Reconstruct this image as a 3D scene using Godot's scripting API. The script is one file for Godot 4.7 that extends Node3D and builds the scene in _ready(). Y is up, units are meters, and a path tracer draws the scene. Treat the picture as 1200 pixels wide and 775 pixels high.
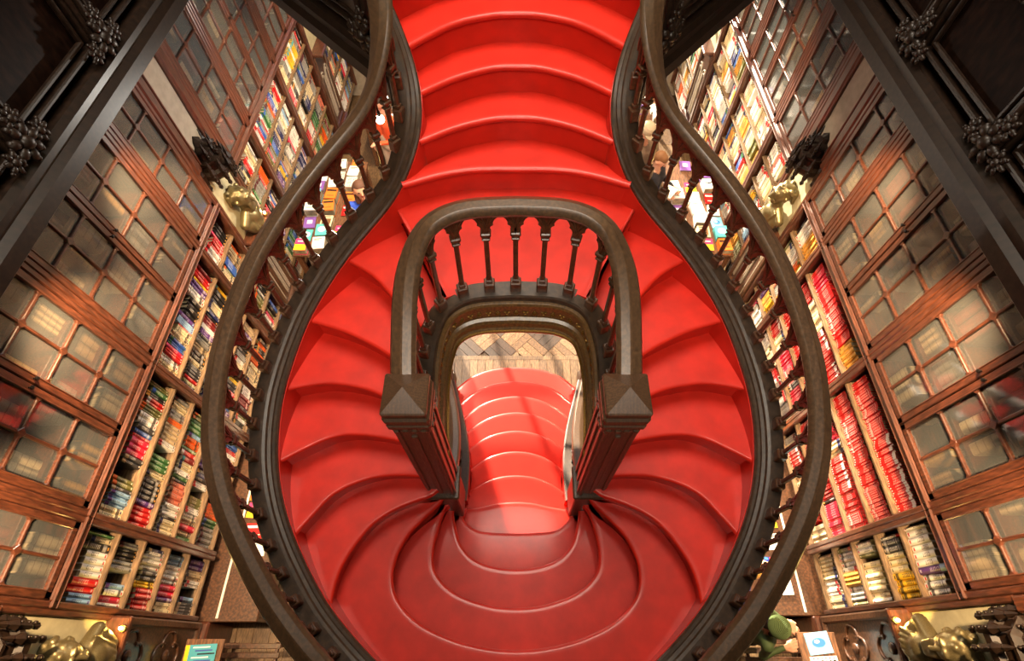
extends Node3D
# A bookshop with a double curved red staircase, seen from above. Metres, y up; the stair's axis is x = 0,
# the camera hangs over the stairwell at x = 0, z = 0 and looks down towards -z.

const R := 0.19            # height of one step
const WALL := 2.92         # face of the bookcases on both sides
const GAL := 2.22          # edge of the gallery on both sides
const GAL_Y := 4.2         # underside of the gallery
const ROOF := [-3.3, 2.6]  # middles of the two roof lights along z
const GAL_Z := 0.58        # edge of the gallery at the end of the stairwell
const UP := Vector3.UP

var M := {}
var used := {}
var rng := RandomNumberGenerator.new()
var grain_tex: Texture2D
var blotch_tex: Texture2D
var fine_tex: Texture2D
var speck_tex: Texture2D

# ------------------------------------------------------------------ helpers
class Build:
	var st := SurfaceTool.new()
	var n := 0
	func _init() -> void:
		st.begin(Mesh.PRIMITIVE_TRIANGLES)
		st.set_smooth_group(-1)
	func tri(a: Vector3, b: Vector3, c: Vector3) -> void:
		st.add_vertex(a); st.add_vertex(b); st.add_vertex(c)
	func quad(a: Vector3, b: Vector3, c: Vector3, d: Vector3) -> void:
		tri(a, b, c); tri(a, c, d)
	func flat() -> void:
		st.set_smooth_group(-1)
	func group(k: int) -> void:
		st.set_smooth_group(k)
	# box by centre and size, with a small chamfer on all edges when cham > 0
	func box(c: Vector3, s: Vector3, bs := Basis.IDENTITY, cham := 0.0) -> void:
		flat()
		var h := s * 0.5
		if cham <= 0.0:
			var p := []
			for k in 8:
				p.append(c + bs * Vector3(h.x * (1 if k & 1 else -1), h.y * (1 if k & 2 else -1), h.z * (1 if k & 4 else -1)))
			for f in [[0, 2, 3, 1], [4, 5, 7, 6], [0, 1, 5, 4], [2, 6, 7, 3], [0, 4, 6, 2], [1, 3, 7, 5]]:
				quad(p[f[0]], p[f[3]], p[f[2]], p[f[1]])
			return
		var q := Vector3(minf(cham, h.x * 0.9), minf(cham, h.y * 0.9), minf(cham, h.z * 0.9))
		# vertex [corner][axis]: pulled in along the two other axes
		var v := {}
		for k in 8:
			var sg := Vector3(1 if k & 1 else -1, 1 if k & 2 else -1, 1 if k & 4 else -1)
			for ax in 3:
				var e := Vector3(h.x - (0.0 if ax == 0 else q.x), h.y - (0.0 if ax == 1 else q.y), h.z - (0.0 if ax == 2 else q.z))
				v[k * 3 + ax] = c + bs * (sg * e)
		for ax in 3:
			var u: int = 1 << ((ax + 1) % 3)
			var w: int = 1 << ((ax + 2) % 3)
			for sd in [0, 1 << ax]:
				var a: int = sd
				if sd:
					quad(v[a * 3 + ax], v[(a | w) * 3 + ax], v[(a | u | w) * 3 + ax], v[(a | u) * 3 + ax])
				else:
					quad(v[a * 3 + ax], v[(a | u) * 3 + ax], v[(a | u | w) * 3 + ax], v[(a | w) * 3 + ax])
			# edges along ax: between faces of the two other axes
			var a1 := (ax + 1) % 3
			var a2 := (ax + 2) % 3
			for su in [0, u]:
				for sw in [0, w]:
					var k0: int = su | sw
					var k1: int = k0 | (1 << ax)
					if (su != 0) == (sw != 0):
						quad(v[k0 * 3 + a1], v[k1 * 3 + a1], v[k1 * 3 + a2], v[k0 * 3 + a2])
					else:
						quad(v[k0 * 3 + a2], v[k1 * 3 + a2], v[k1 * 3 + a1], v[k0 * 3 + a1])
		for k in 8:
			tri(v[k * 3], v[k * 3 + 1], v[k * 3 + 2])
	# rows of points; smooth along and, where groups are equal, across
	func grid(rows: Array, groups := [], base := 0) -> void:
		for i in rows.size() - 1:
			group(base + (groups[i] if i < groups.size() else i))
			var a: PackedVector3Array = rows[i]
			var b: PackedVector3Array = rows[i + 1]
			for j in a.size() - 1:
				quad(a[j], a[j + 1], b[j + 1], b[j])
		flat()
	func fan(p: PackedVector3Array) -> void:
		flat()
		for j in range(1, p.size() - 1):
			tri(p[0], p[j], p[j + 1])
	# round rod through points with radii
	func tube(p: Array, r: Array, sides := 8, grp := 40) -> void:
		var rings := []
		for i in p.size():
			var t: Vector3 = (p[mini(i + 1, p.size() - 1)] - p[maxi(i - 1, 0)]).normalized()
			var x := t.cross(Vector3.UP if absf(t.y) < 0.9 else Vector3.RIGHT).normalized()
			var y := t.cross(x)
			var ring := PackedVector3Array()
			for k in sides + 1:
				var a := TAU * k / sides
				ring.append(p[i] + (x * cos(a) + y * sin(a)) * (r[i] if i < r.size() else r[-1]))
			rings.append(ring)
		for i in rings.size() - 1:
			group(grp)
			for k in sides:
				quad(rings[i][k], rings[i][k + 1], rings[i + 1][k + 1], rings[i + 1][k])
		fan(rings[0]); fan(rings[-1])
	# turned shape round the vertical through c; prof = [radius, height]
	func lathe(c: Vector3, prof: Array, sides := 16, bs := Basis.IDENTITY, turn := 0.0, grp := 50) -> void:
		for i in prof.size() - 1:
			group(grp + i if sides > 8 else -1)
			for k in sides:
				var a := TAU * k / sides + turn
				var b := TAU * (k + 1) / sides + turn
				var p0 := c + bs * Vector3(cos(a) * prof[i][0], prof[i][1], sin(a) * prof[i][0])
				var p1 := c + bs * Vector3(cos(b) * prof[i][0], prof[i][1], sin(b) * prof[i][0])
				var q0 := c + bs * Vector3(cos(a) * prof[i + 1][0], prof[i + 1][1], sin(a) * prof[i + 1][0])
				var q1 := c + bs * Vector3(cos(b) * prof[i + 1][0], prof[i + 1][1], sin(b) * prof[i + 1][0])
				quad(p0, p1, q1, q0)
		flat()
	func ball(c: Vector3, rad: Vector3, bs := Basis.IDENTITY, seg := 10, grp := 90) -> void:
		group(grp)
		var rr := seg / 2
		for i in rr:
			var a0 := PI * i / rr - PI / 2
			var a1 := PI * (i + 1) / rr - PI / 2
			for k in seg:
				var b0 := TAU * k / seg
				var b1 := TAU * (k + 1) / seg
				var f := func(a: float, b: float) -> Vector3: return c + bs * (Vector3(cos(a) * cos(b), sin(a), cos(a) * sin(b)) * rad)
				quad(f.call(a0, b0), f.call(a0, b1), f.call(a1, b1), f.call(a1, b0))
		flat()
	# flat outline (x along ex, y along ey from o) given thickness along en, centred
	func plate(o: Vector3, ex: Vector3, ey: Vector3, en: Vector3, poly: PackedVector2Array, thick: float) -> void:
		flat()
		var idx := Geometry2D.triangulate_polygon(poly)
		var f := PackedVector3Array()
		var g := PackedVector3Array()
		for p in poly:
			f.append(o + ex * p.x + ey * p.y + en * thick * 0.5)
			g.append(o + ex * p.x + ey * p.y - en * thick * 0.5)
		for i in range(0, idx.size(), 3):
			tri(f[idx[i]], f[idx[i + 2]], f[idx[i + 1]])
			tri(g[idx[i]], g[idx[i + 1]], g[idx[i + 2]])
		for i in poly.size():
			var j := (i + 1) % poly.size()
			quad(f[i], f[j], g[j], g[i])
	func mesh() -> ArrayMesh:
		st.generate_normals()
		return st.commit()

func numbered(called: String) -> String:
	used[called] = used.get(called, -1) + 1
	return called if used[called] == 0 else "%s_%03d" % [called, used[called]]

func tag(o: Node3D, label: String, category: String, group := "", kind := "") -> Node3D:
	if label: o.set_meta("label", label)
	if category: o.set_meta("category", category)
	if group: o.set_meta("group", group)
	if kind: o.set_meta("kind", kind)
	return o

func thing(called: String, label: String, category: String, at := Vector3.ZERO, turn := 0.0, group := "") -> Node3D:
	var o := Node3D.new()
	o.name = numbered(called)
	add_child(o)
	o.position = at
	o.rotation.y = turn
	tag(o, label, category, group)
	return o

func setting(called: String, label: String, category: String) -> Node3D:
	var o := thing(called, label, category)
	o.set_meta("kind", "structure")
	return o

func obj(called: String, mesh: Mesh, mat: Material, parent: Node3D = null) -> MeshInstance3D:
	var o := MeshInstance3D.new()
	o.mesh = mesh
	if mat: o.material_override = mat
	o.cast_shadow = GeometryInstance3D.SHADOW_CASTING_SETTING_ON
	if parent == null:
		o.name = numbered(called)
		add_child(o)
	else:
		o.name = called
		parent.add_child(o, true)
	return o

func bx(called: String, c: Vector3, s: Vector3, mat: Material, parent: Node3D, cham := 0.004) -> MeshInstance3D:
	var b := Build.new()
	b.box(c, s, Basis.IDENTITY, cham)
	return obj(called, b.mesh(), mat, parent)

# Catmull-Rom through the points, resampled to n points of equal spacing
func smooth_path(p: Array, n: int) -> PackedVector3Array:
	var d := PackedVector3Array()
	for i in p.size() - 1:
		var p0: Vector3 = p[maxi(i - 1, 0)]
		var p1: Vector3 = p[i]
		var p2: Vector3 = p[i + 1]
		var p3: Vector3 = p[mini(i + 2, p.size() - 1)]
		if i == 0: p0 = p1 * 2.0 - p2
		if i == p.size() - 2: p3 = p2 * 2.0 - p1
		for k in 12:
			var t := k / 12.0
			d.append(0.5 * ((2.0 * p1) + (p2 - p0) * t + (2.0 * p0 - 5.0 * p1 + 4.0 * p2 - p3) * t * t + (3.0 * p1 - p0 - 3.0 * p2 + p3) * t * t * t))
	d.append(p[-1])
	return resample(d, n)

func resample(d: PackedVector3Array, n: int) -> PackedVector3Array:
	var acc := PackedFloat32Array([0.0])
	for i in range(1, d.size()):
		acc.append(acc[i - 1] + d[i].distance_to(d[i - 1]))
	var out := PackedVector3Array()
	var i := 0
	for k in n:
		var s := acc[acc.size() - 1] * k / (n - 1.0)
		while i < d.size() - 2 and acc[i + 1] < s: i += 1
		var w := acc[i + 1] - acc[i]
		out.append(d[i].lerp(d[i + 1], clampf((s - acc[i]) / w if w > 1e-6 else 0.0, 0.0, 1.0)))
	return out

func path_length(d: PackedVector3Array) -> float:
	var s := 0.0
	for i in range(1, d.size()): s += d[i].distance_to(d[i - 1])
	return s

func relaxed(d: PackedVector3Array, times: int) -> PackedVector3Array:
	for t in times:
		var e := d.duplicate()
		for i in range(1, d.size() - 1): e[i] = d[i - 1] * 0.25 + d[i] * 0.5 + d[i + 1] * 0.25
		d = e
	return d

func mirrored(p: PackedVector3Array) -> PackedVector3Array:
	var o := PackedVector3Array()
	for v in p: o.append(Vector3(-v.x, v.y, v.z))
	return o

func plan_normal(p: PackedVector3Array, j: int) -> Vector3:
	var t := p[mini(j + 1, p.size() - 1)] - p[maxi(j - 1, 0)]
	t.y = 0.0
	t = t.normalized()
	return Vector3(t.z, 0, -t.x)

func offset_path(p: PackedVector3Array, out: float, up: float) -> PackedVector3Array:
	var o := PackedVector3Array()
	for j in p.size(): o.append(p[j] + plan_normal(p, j) * out + UP * up)
	return o

# a profile (outwards, up) carried along a path; side = 1 or -1 turns the outward direction
func sweep(b: Build, p: PackedVector3Array, prof: Array, side: float, groups := []) -> void:
	var rows := []
	for i in prof.size() + 1:
		var q: Vector2 = prof[i % prof.size()]
		var row := PackedVector3Array()
		for j in p.size(): row.append(p[j] + plan_normal(p, j) * side * q.x + UP * q.y)
		rows.append(row)
	b.grid(rows, groups)
	var poly := PackedVector2Array(prof)
	var idx := Geometry2D.triangulate_polygon(poly)
	for j in [0, p.size() - 1]:
		for i in range(0, idx.size(), 3):
			b.tri(rows[idx[i]][j], rows[idx[i + 1]][j], rows[idx[i + 2]][j])

# ------------------------------------------------------------------ materials
func noise_tex(freq: float, oct: int, lo: float, hi: float, sd: int, type := FastNoiseLite.TYPE_SIMPLEX_SMOOTH, size := 512) -> Texture2D:
	var n := FastNoiseLite.new()
	n.noise_type = type
	n.seed = sd
	n.frequency = freq
	n.fractal_octaves = oct
	var t := NoiseTexture2D.new()
	t.width = size; t.height = size
	t.seamless = true
	t.noise = n
	var g := Gradient.new()
	g.set_color(0, Color(lo, lo, lo)); g.set_color(1, Color(hi, hi, hi))
	t.color_ramp = g
	return t

func mat(col: Color, rough: float, tex: Texture2D = null, scale := Vector3.ONE, extra := {}) -> StandardMaterial3D:
	var m := StandardMaterial3D.new()
	m.albedo_color = col
	m.roughness = rough
	if tex:
		m.albedo_texture = tex
		m.uv1_triplanar = true
		m.uv1_world_triplanar = true
		m.uv1_scale = scale
	for k in extra: m.set(k, extra[k])
	return m

func make_materials() -> void:
	grain_tex = noise_tex(0.03, 4, 0.45, 1.0, 3)
	fine_tex = noise_tex(0.05, 5, 0.72, 1.0, 21)
	blotch_tex = noise_tex(0.012, 4, 0.87, 1.0, 8)
	speck_tex = noise_tex(0.06, 3, 0.6, 1.0, 15)
	var gloss := {"clearcoat_enabled": true, "clearcoat": 0.6, "clearcoat_roughness": 0.18}
	M.red = mat(Color(0.80, 0.14, 0.075), 0.5, blotch_tex, Vector3(0.9, 0.9, 0.9), {"clearcoat_enabled": true, "clearcoat": 0.32, "clearcoat_roughness": 0.15, "metallic_specular": 0.4})
	M.rail = mat(Color(0.41, 0.30, 0.205), 0.42, grain_tex, Vector3(2.6, 2.6, 2.6), {"clearcoat_enabled": true, "clearcoat": 0.5, "clearcoat_roughness": 0.3})
	M.curb = mat(Color(0.31, 0.225, 0.155), 0.48, grain_tex, Vector3(1.6, 1.6, 1.6), {"clearcoat_enabled": true, "clearcoat": 0.25, "clearcoat_roughness": 0.3})
	M.ring = mat(Color(0.50, 0.365, 0.20), 0.4, grain_tex, Vector3(3, 3, 3), gloss)
	M.carved = mat(Color(0.40, 0.25, 0.15), 0.42, grain_tex, Vector3(2, 2, 2), gloss)
	M.newel = mat(Color(0.37, 0.255, 0.165), 0.45, grain_tex, Vector3(5, 0.7, 5), {"clearcoat_enabled": true, "clearcoat": 0.3, "clearcoat_roughness": 0.25})
	M.case = mat(Color(0.42, 0.225, 0.14), 0.42, grain_tex, Vector3(3, 3, 0.5), gloss)
	M.case_v = mat(Color(0.42, 0.225, 0.14), 0.42, grain_tex, Vector3(3, 0.5, 3), gloss)
	M.case_pale = mat(Color(0.57, 0.38, 0.24), 0.55, grain_tex, Vector3(3, 3, 0.5))
	M.shelf = mat(Color(0.56, 0.44, 0.31), 0.6, grain_tex, Vector3(3, 3, 0.5))
	M.shelf_back = mat(Color(0.63, 0.55, 0.42), 0.7, grain_tex, Vector3(2, 0.5, 2))
	M.fascia = mat(Color(0.17, 0.115, 0.08), 0.4, grain_tex, Vector3(1.5, 1.5, 1.5), {"metallic_specular": 0.4})
	M.fascia_panel = mat(Color(0.13, 0.075, 0.05), 0.5, grain_tex, Vector3(1.5, 0.6, 1.5), {"metallic_specular": 0.15})
	M.gilt = mat(Color(0.66, 0.50, 0.24), 0.36, speck_tex, Vector3(3, 3, 3), {"metallic": 0.75})
	M.bronze = mat(Color(0.58, 0.52, 0.36), 0.38, speck_tex, Vector3(5, 5, 5), {"metallic": 0.7})
	M.plaster = mat(Color(0.70, 0.66, 0.52), 0.8, blotch_tex, Vector3(1.5, 1.5, 1.5))
	M.stone = mat(Color(0.62, 0.57, 0.5), 0.8, blotch_tex, Vector3(1.5, 1.5, 1.5))
	M.ceiling = mat(Color(0.72, 0.66, 0.55), 0.85, blotch_tex, Vector3(0.6, 0.6, 0.6))
	M.iron = mat(Color(0.12, 0.11, 0.11), 0.4, null, Vector3.ONE, {"metallic": 0.6})
	M.brass = mat(Color(0.72, 0.56, 0.28), 0.3, null, Vector3.ONE, {"metallic": 0.9})
	M.pane = mat(Color(0.43, 0.44, 0.43, 0.25), 0.06, null, Vector3.ONE, {"transparency": BaseMaterial3D.TRANSPARENCY_ALPHA})
	M.acrylic = mat(Color(0.86, 0.84, 0.78), 0.25)
	M.floor = []
	for k in 4:
		M.floor.append(mat([Color(0.60, 0.47, 0.33), Color(0.53, 0.41, 0.285), Color(0.65, 0.52, 0.37), Color(0.57, 0.45, 0.33)][k], 0.45, grain_tex, Vector3(5, 5, 0.7)))
	M.parquet = []  # the dark tones among these hold sunlight shadow as colour
	for k in 5:
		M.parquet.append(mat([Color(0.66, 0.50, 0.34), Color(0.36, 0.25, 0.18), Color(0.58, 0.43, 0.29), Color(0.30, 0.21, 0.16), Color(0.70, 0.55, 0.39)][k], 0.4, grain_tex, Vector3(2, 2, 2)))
	M.bulb = mat(Color(1, 0.97, 0.9), 0.3, null, Vector3.ONE, {"emission_enabled": true, "emission": Color(1, 0.94, 0.82), "emission_energy_multiplier": 14.0})
	M.skylight = []
	for k in 4:
		M.skylight.append(mat([Color(0.9, 0.9, 0.86), Color(0.85, 0.8, 0.62), Color(0.62, 0.75, 0.86), Color(0.8, 0.5, 0.4)][k], 0.2, null, Vector3.ONE, {"emission_enabled": true, "emission": [Color(1, 0.97, 0.9), Color(1, 0.85, 0.55), Color(0.6, 0.8, 1.0), Color(0.95, 0.5, 0.35)][k], "emission_energy_multiplier": 1.6}))

# ------------------------------------------------------------------ camera, sky, sun, large lights
func make_view() -> void:
	var cam := Camera3D.new()
	cam.name = "camera"
	cam.position = Vector3(0, 6.0, 0)
	cam.rotation_degrees = Vector3(-58.45, 0, 0)
	cam.projection = Camera3D.PROJECTION_FRUSTUM
	cam.near = 0.05
	cam.far = 60.0
	cam.size = 2.0 * 0.05 * 387.5 / 610.0
	cam.frustum_offset = Vector2(-5.0 / 610.0 * 0.05, 0)
	cam.current = true
	add_child(cam)
	var e := Environment.new()
	var sky := Sky.new()
	var ps := ProceduralSkyMaterial.new()
	ps.sky_top_color = Color(0.35, 0.52, 0.80)
	ps.sky_horizon_color = Color(0.74, 0.82, 0.92)
	ps.ground_bottom_color = Color(0.35, 0.33, 0.30)
	ps.ground_horizon_color = Color(0.62, 0.62, 0.60)
	ps.sun_angle_max = 2.0
	sky.sky_material = ps
	e.background_mode = Environment.BG_SKY
	e.sky = sky
	e.background_energy_multiplier = 1.0
	e.tonemap_mode = Environment.TONE_MAPPER_LINEAR
	e.tonemap_exposure = 1.0
	e.sdfgi_enabled = true
	e.ssao_enabled = true
	e.ssil_enabled = true
	var w := WorldEnvironment.new()
	w.name = "world_environment"
	w.environment = e
	add_child(w)
	# low sun that comes in by the street front and runs under the upper flight
	var sun := DirectionalLight3D.new()
	sun.name = "sun"
	sun.light_color = Color(1.0, 0.93, 0.82)
	sun.light_energy = 9.0
	sun.light_angular_distance = 0.6
	sun.shadow_enabled = true
	sun.look_at_from_position(Vector3.ZERO, Vector3(0.31, -0.30, 0.95), UP)
	add_child(sun)
	# daylight of the two roof lights, just under their glass
	for n in 2:
		var roof := AreaLight3D.new()
		roof.name = ["roof_light_over_flight", "roof_light_over_gallery"][n]
		roof.area_size = Vector2(2.9, 2.9)
		roof.area_normalize_energy = true
		roof.light_energy = [43.0, 48.0][n]
		roof.light_color = Color(1.0, 0.95, 0.87)
		roof.shadow_enabled = true
		roof.position = Vector3(0, 9.3, ROOF[n])
		roof.rotation_degrees = Vector3(-90, 0, 0)
		add_child(roof)

# ------------------------------------------------------------------ the staircase
# nosings of the branch towards -x, inner end first, as [x, z]; the other branch mirrors them
const NOSE := {
	13: [[-0.49, -0.93], [-0.57, -0.87], [-0.66, -0.84], [-0.82, -0.77], [-0.95, -0.67], [-1.07, -0.48], [-1.11, -0.33], [-1.11, -0.18]],
	14: [[-0.49, -0.97], [-0.60, -0.95], [-0.70, -0.955], [-0.87, -0.95], [-1.04, -0.90], [-1.16, -0.83], [-1.25, -0.72], [-1.36, -0.57]],
	15: [[-0.50, -1.04], [-0.75, -1.12], [-1.01, -1.16], [-1.17, -1.14], [-1.33, -1.06], [-1.48, -0.97]],
	16: [[-0.57, -1.21], [-0.83, -1.34], [-0.95, -1.39], [-1.14, -1.425], [-1.27, -1.42], [-1.46, -1.38]],
	17: [[-0.57, -1.40], [-0.72, -1.49], [-0.89, -1.60], [-1.09, -1.70], [-1.32, -1.775]],
	18: [[-0.50, -1.54], [-0.75, -1.82], [-0.90, -1.99], [-1.09, -2.12]],
	19: [[-0.39, -1.69], [-0.60, -2.08], [-0.68, -2.22], [-0.76, -2.38]],
}
# nosings that run from one side to the other: the half towards -x, side end first
const ACROSS := {
	1: [[-0.74, -2.74], [-0.55, -2.90], [-0.30, -3.00], [0.0, -3.03]],
	2: [[-0.66, -2.46], [-0.48, -2.62], [-0.26, -2.71], [0.0, -2.745]],
	3: [[-0.59, -2.20], [-0.43, -2.34], [-0.23, -2.43], [0.0, -2.465]],
	4: [[-0.53, -1.96], [-0.38, -2.08], [-0.20, -2.16], [0.0, -2.19]],
	5: [[-0.48, -1.71], [-0.34, -1.82], [-0.18, -1.885], [0.0, -1.91]],
	6: [[-0.44, -1.45], [-0.31, -1.55], [-0.16, -1.61], [0.0, -1.63]],
	7: [[-0.43, -1.19], [-0.29, -1.28], [-0.15, -1.33], [0.0, -1.345]],
	8: [[-0.50, -0.99], [-0.28, -1.025], [-0.14, -1.055], [0.0, -1.065]],
	9: [[-0.50, -0.99], [-0.44, -0.92], [-0.38, -0.845], [-0.28, -0.795], [-0.10, -0.78], [0.0, -0.778]],
	10: [[-0.45, -0.98], [-0.475, -0.89], [-0.45, -0.78], [-0.41, -0.67], [-0.32, -0.575], [-0.18, -0.52], [0.0, -0.50]],
	11: [[-0.46, -0.97], [-0.515, -0.87], [-0.555, -0.72], [-0.575, -0.60], [-0.555, -0.46], [-0.42, -0.335], [-0.20, -0.26], [0.0, -0.24]],
	12: [[-0.47, -0.95], [-0.54, -0.86], [-0.64, -0.76], [-0.74, -0.64], [-0.80, -0.47], [-0.77, -0.30], [-0.62, -0.155], [-0.40, -0.06], [-0.18, -0.012], [0.0, 0.0]],
	20: [[-0.68, -2.37], [-0.46, -2.46], [-0.26, -2.505], [0.0, -2.51]],
	21: [[-0.56, -2.53], [-0.35, -2.66], [-0.15, -2.735], [0.0, -2.75]],
	22: [[-0.56, -2.70], [-0.36, -2.855], [-0.15, -2.955], [0.0, -2.97]],
	23: [[-0.62, -2.83], [-0.37, -3.08], [-0.15, -3.18], [0.0, -3.195]],
	24: [[-0.72, -3.02], [-0.45, -3.29], [-0.18, -3.41], [0.0, -3.43]],
	25: [[-0.84, -3.20], [-0.52, -3.50], [-0.2, -3.64], [0.0, -3.67]],
}
# the inner upper edge of the outer string, from the foot of the bowl up to the gallery
const BOWL := [[0.0, 2.36, 0.36], [-0.32, 2.365, 0.315], [-0.62, 2.38, 0.19], [-0.86, 2.41, 0.02], [-1.09, 2.50, -0.20], [-1.22, 2.58, -0.38], [-1.34, 2.68, -0.59],
	[-1.42, 2.78, -0.80], [-1.46, 2.88, -1.02], [-1.45, 3.01, -1.29], [-1.40, 3.11, -1.50], [-1.31, 3.23, -1.75], [-1.21, 3.32, -1.92], [-1.07, 3.43, -2.10],
	[-0.92, 3.54, -2.235], [-0.77, 3.66, -2.34], [-0.65, 3.82, -2.425], [-0.575, 3.96, -2.52], [-0.54, 4.08, -2.62], [-0.545, 4.23, -2.73], [-0.59, 4.38, -2.83], [-0.66, 4.53, -2.93], [-0.76, 4.68, -3.07], [-0.86, 4.82, -3.21]]
# handrail round the well, from the newel to the middle of the back
const WELL := [[-0.535, 3.72, -1.02], [-0.54, 3.79, -1.15], [-0.54, 3.86, -1.28], [-0.53, 3.97, -1.42], [-0.495, 4.09, -1.55], [-0.41, 4.21, -1.655], [-0.25, 4.255, -1.72], [0.0, 4.265, -1.735]]
# inner upper edge of the strings of the lower flight
const FOOT := [[-0.42, 1.44, -1.08], [-0.43, 1.24, -1.32], [-0.45, 1.05, -1.58], [-0.495, 0.85, -1.84], [-0.55, 0.66, -2.08], [-0.62, 0.47, -2.34], [-0.7, 0.3, -2.62], [-0.76, 0.16, -2.84]]

func v3s(a: Array) -> Array:
	var o := []
	for p in a: o.append(Vector3(p[0], p[1], p[2]))
	return o

func flat_path(a: Array, n: int, both := false, mirror := false) -> PackedVector3Array:
	var p := []
	for q in a: p.append(Vector3(q[0], 0, q[1]))
	if both:
		for i in range(a.size() - 2, -1, -1): p.append(Vector3(-a[i][0], 0, a[i][1]))
	var o := smooth_path(p, n)
	return mirrored(o) if mirror else o

# one carpeted step: front edge a, back edge b (same number of points), top at y
func step_mesh(a: PackedVector3Array, b: PackedVector3Array, y: float) -> ArrayMesh:
	var m := Build.new()
	var sgn := 0.0
	for j in a.size(): sgn += plan_normal(a, j).dot(a[j] - b[j])
	sgn = signf(sgn)
	var rows := []
	var back := PackedVector3Array()
	for j in a.size(): back.append(b[j] + (b[j] - a[j]).normalized() * 0.05)
	var row := func(src: PackedVector3Array, out: float, up: float) -> PackedVector3Array:
		var r := PackedVector3Array()
		for j in src.size(): r.append(src[j] + plan_normal(a, j) * sgn * out + UP * (y + up))
		return r
	rows.append(row.call(back, 0.0, 0.0))
	rows.append(row.call(a, -0.045, 0.0))
	var groups := [0]
	for k in 7:
		var t := PI / 2 - PI * k / 6.0
		rows.append(row.call(a, -0.021 + 0.021 * cos(t), -0.021 + 0.021 * sin(t)))
		groups.append(1)
	rows.append(row.call(a, -0.032, -0.046)); groups.append(1)
	rows.append(row.call(a, -0.034, -R - 0.03)); groups.append(2)
	rows.append(row.call(a, -0.034, -R - 0.1)); groups.append(3)
	rows.append(row.call(back, 0.0, -0.1)); groups.append(4)
	rows.append(row.call(back, 0.0, 0.0)); groups.append(5)
	m.grid(rows, groups)
	return m.mesh()

func make_stair() -> void:
	var s := setting("staircase", "glossy red carpeted staircase of two curved branches joining into one upper flight", "staircase")
	var across := {}
	for k in ACROSS: across[k] = flat_path(ACROSS[k], 49, true)
	var side := [{}, {}]
	for k in NOSE:
		for q in 2: side[q][k] = flat_path(NOSE[k], 25, false, q == 1)
	for k in range(1, 12): obj("step", step_mesh(across[k], across[k + 1], k * R), M.red, s)
	# landing at the turn: from nosing 12 to the first steps of both branches and the bowl
	var bowl := smooth_path(v3s(BOWL), 160)
	var arc := []
	var i := 0
	while bowl[i].z > side[0][13][24].z: i += 1
	for j in range(i, -1, -4): arc.append(Vector3(bowl[j].x, 0, bowl[j].z))
	for j in range(4, i + 1, 4): arc.append(Vector3(-bowl[j].x, 0, bowl[j].z))
	var a12 := flat_path(ACROSS[12], 97, true)
	var b12 := PackedVector3Array()
	b12.append_array(resample(side[0][13], 33))
	b12.append_array(resample(PackedVector3Array(arc), 33).slice(1, 32))
	var rev := resample(side[1][13], 33)
	rev.reverse()
	b12.append_array(rev)
	a12 = resample(a12, b12.size())
	obj("step", step_mesh(a12, b12, 12 * R), M.red, s)
	for q in 2:
		for k in range(13, 19):
			obj("step", step_mesh(side[q][k], side[q][k + 1], k * R), M.red, s)
	# platform where the branches meet
	var pl := Build.new()
	var inn := []
	for p in WELL.slice(4): inn.append(Vector3(p[0], 0, p[2] - 0.02))
	for p in range(WELL.size() - 2, 3, -1): inn.append(Vector3(-WELL[p][0], 0, WELL[p][2] - 0.02))
	inn[0] = side[0][19][0]; inn[-1] = side[1][19][0]
	var ip := smooth_path(inn, 61)
	var out := [side[0][19][24]]
	for p in resample(across[20], 30): out.append(p + Vector3(0, 0, -0.05))
	out.append(side[1][19][24])
	var op := resample(PackedVector3Array(out), 61)
	var rows := []
	for y in [19 * R, 19 * R - 0.12]:
		var r0 := PackedVector3Array(); var r1 := PackedVector3Array()
		for j in 61:
			r0.append(ip[j] + UP * y); r1.append(op[j] + UP * y)
		rows.append([r0, r1])
	pl.grid([rows[0][0], rows[0][1], rows[1][1], rows[1][0], rows[0][0]])
	obj("platform", pl.mesh(), M.red, s)
	for q in 2:
		var a: PackedVector3Array = side[q][19]
		var b := PackedVector3Array()
		for j in a.size(): b.append(a[j] + Vector3(0.05 if q == 0 else -0.05, 0, 0.02))
		obj("step", step_mesh(a, b, 19 * R + 0.0005), M.red, s)
	for k in range(20, 25): obj("step", step_mesh(across[k], across[k + 1], k * R), M.red, s)
	# red skirting at the ends of the steps
	var soft := relaxed(bowl, 10)
	for q in 2:
		var p := soft if q == 0 else mirrored(soft)
		var b := Build.new()
		sweep(b, p, [Vector2(-0.004, 0.0), Vector2(0.03, 0.0), Vector2(0.03, -0.52), Vector2(-0.004, -0.52)], 1.0 if q == 0 else -1.0)
		obj("skirting", b.mesh(), M.red, s)
	# strings and underside of the lower flight
	var foot := relaxed(smooth_path(v3s(FOOT), 60), 4)
	for q in 2:
		var p := foot if q == 0 else mirrored(foot)
		var b := Build.new()
		sweep(b, p, [Vector2(-0.004, 0.03), Vector2(0.02, 0.03), Vector2(0.02, -0.35), Vector2(-0.004, -0.35)], -1.0 if q == 1 else 1.0)
		obj("skirting", b.mesh(), M.red, s)
	make_balustrades(soft, foot)

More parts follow.
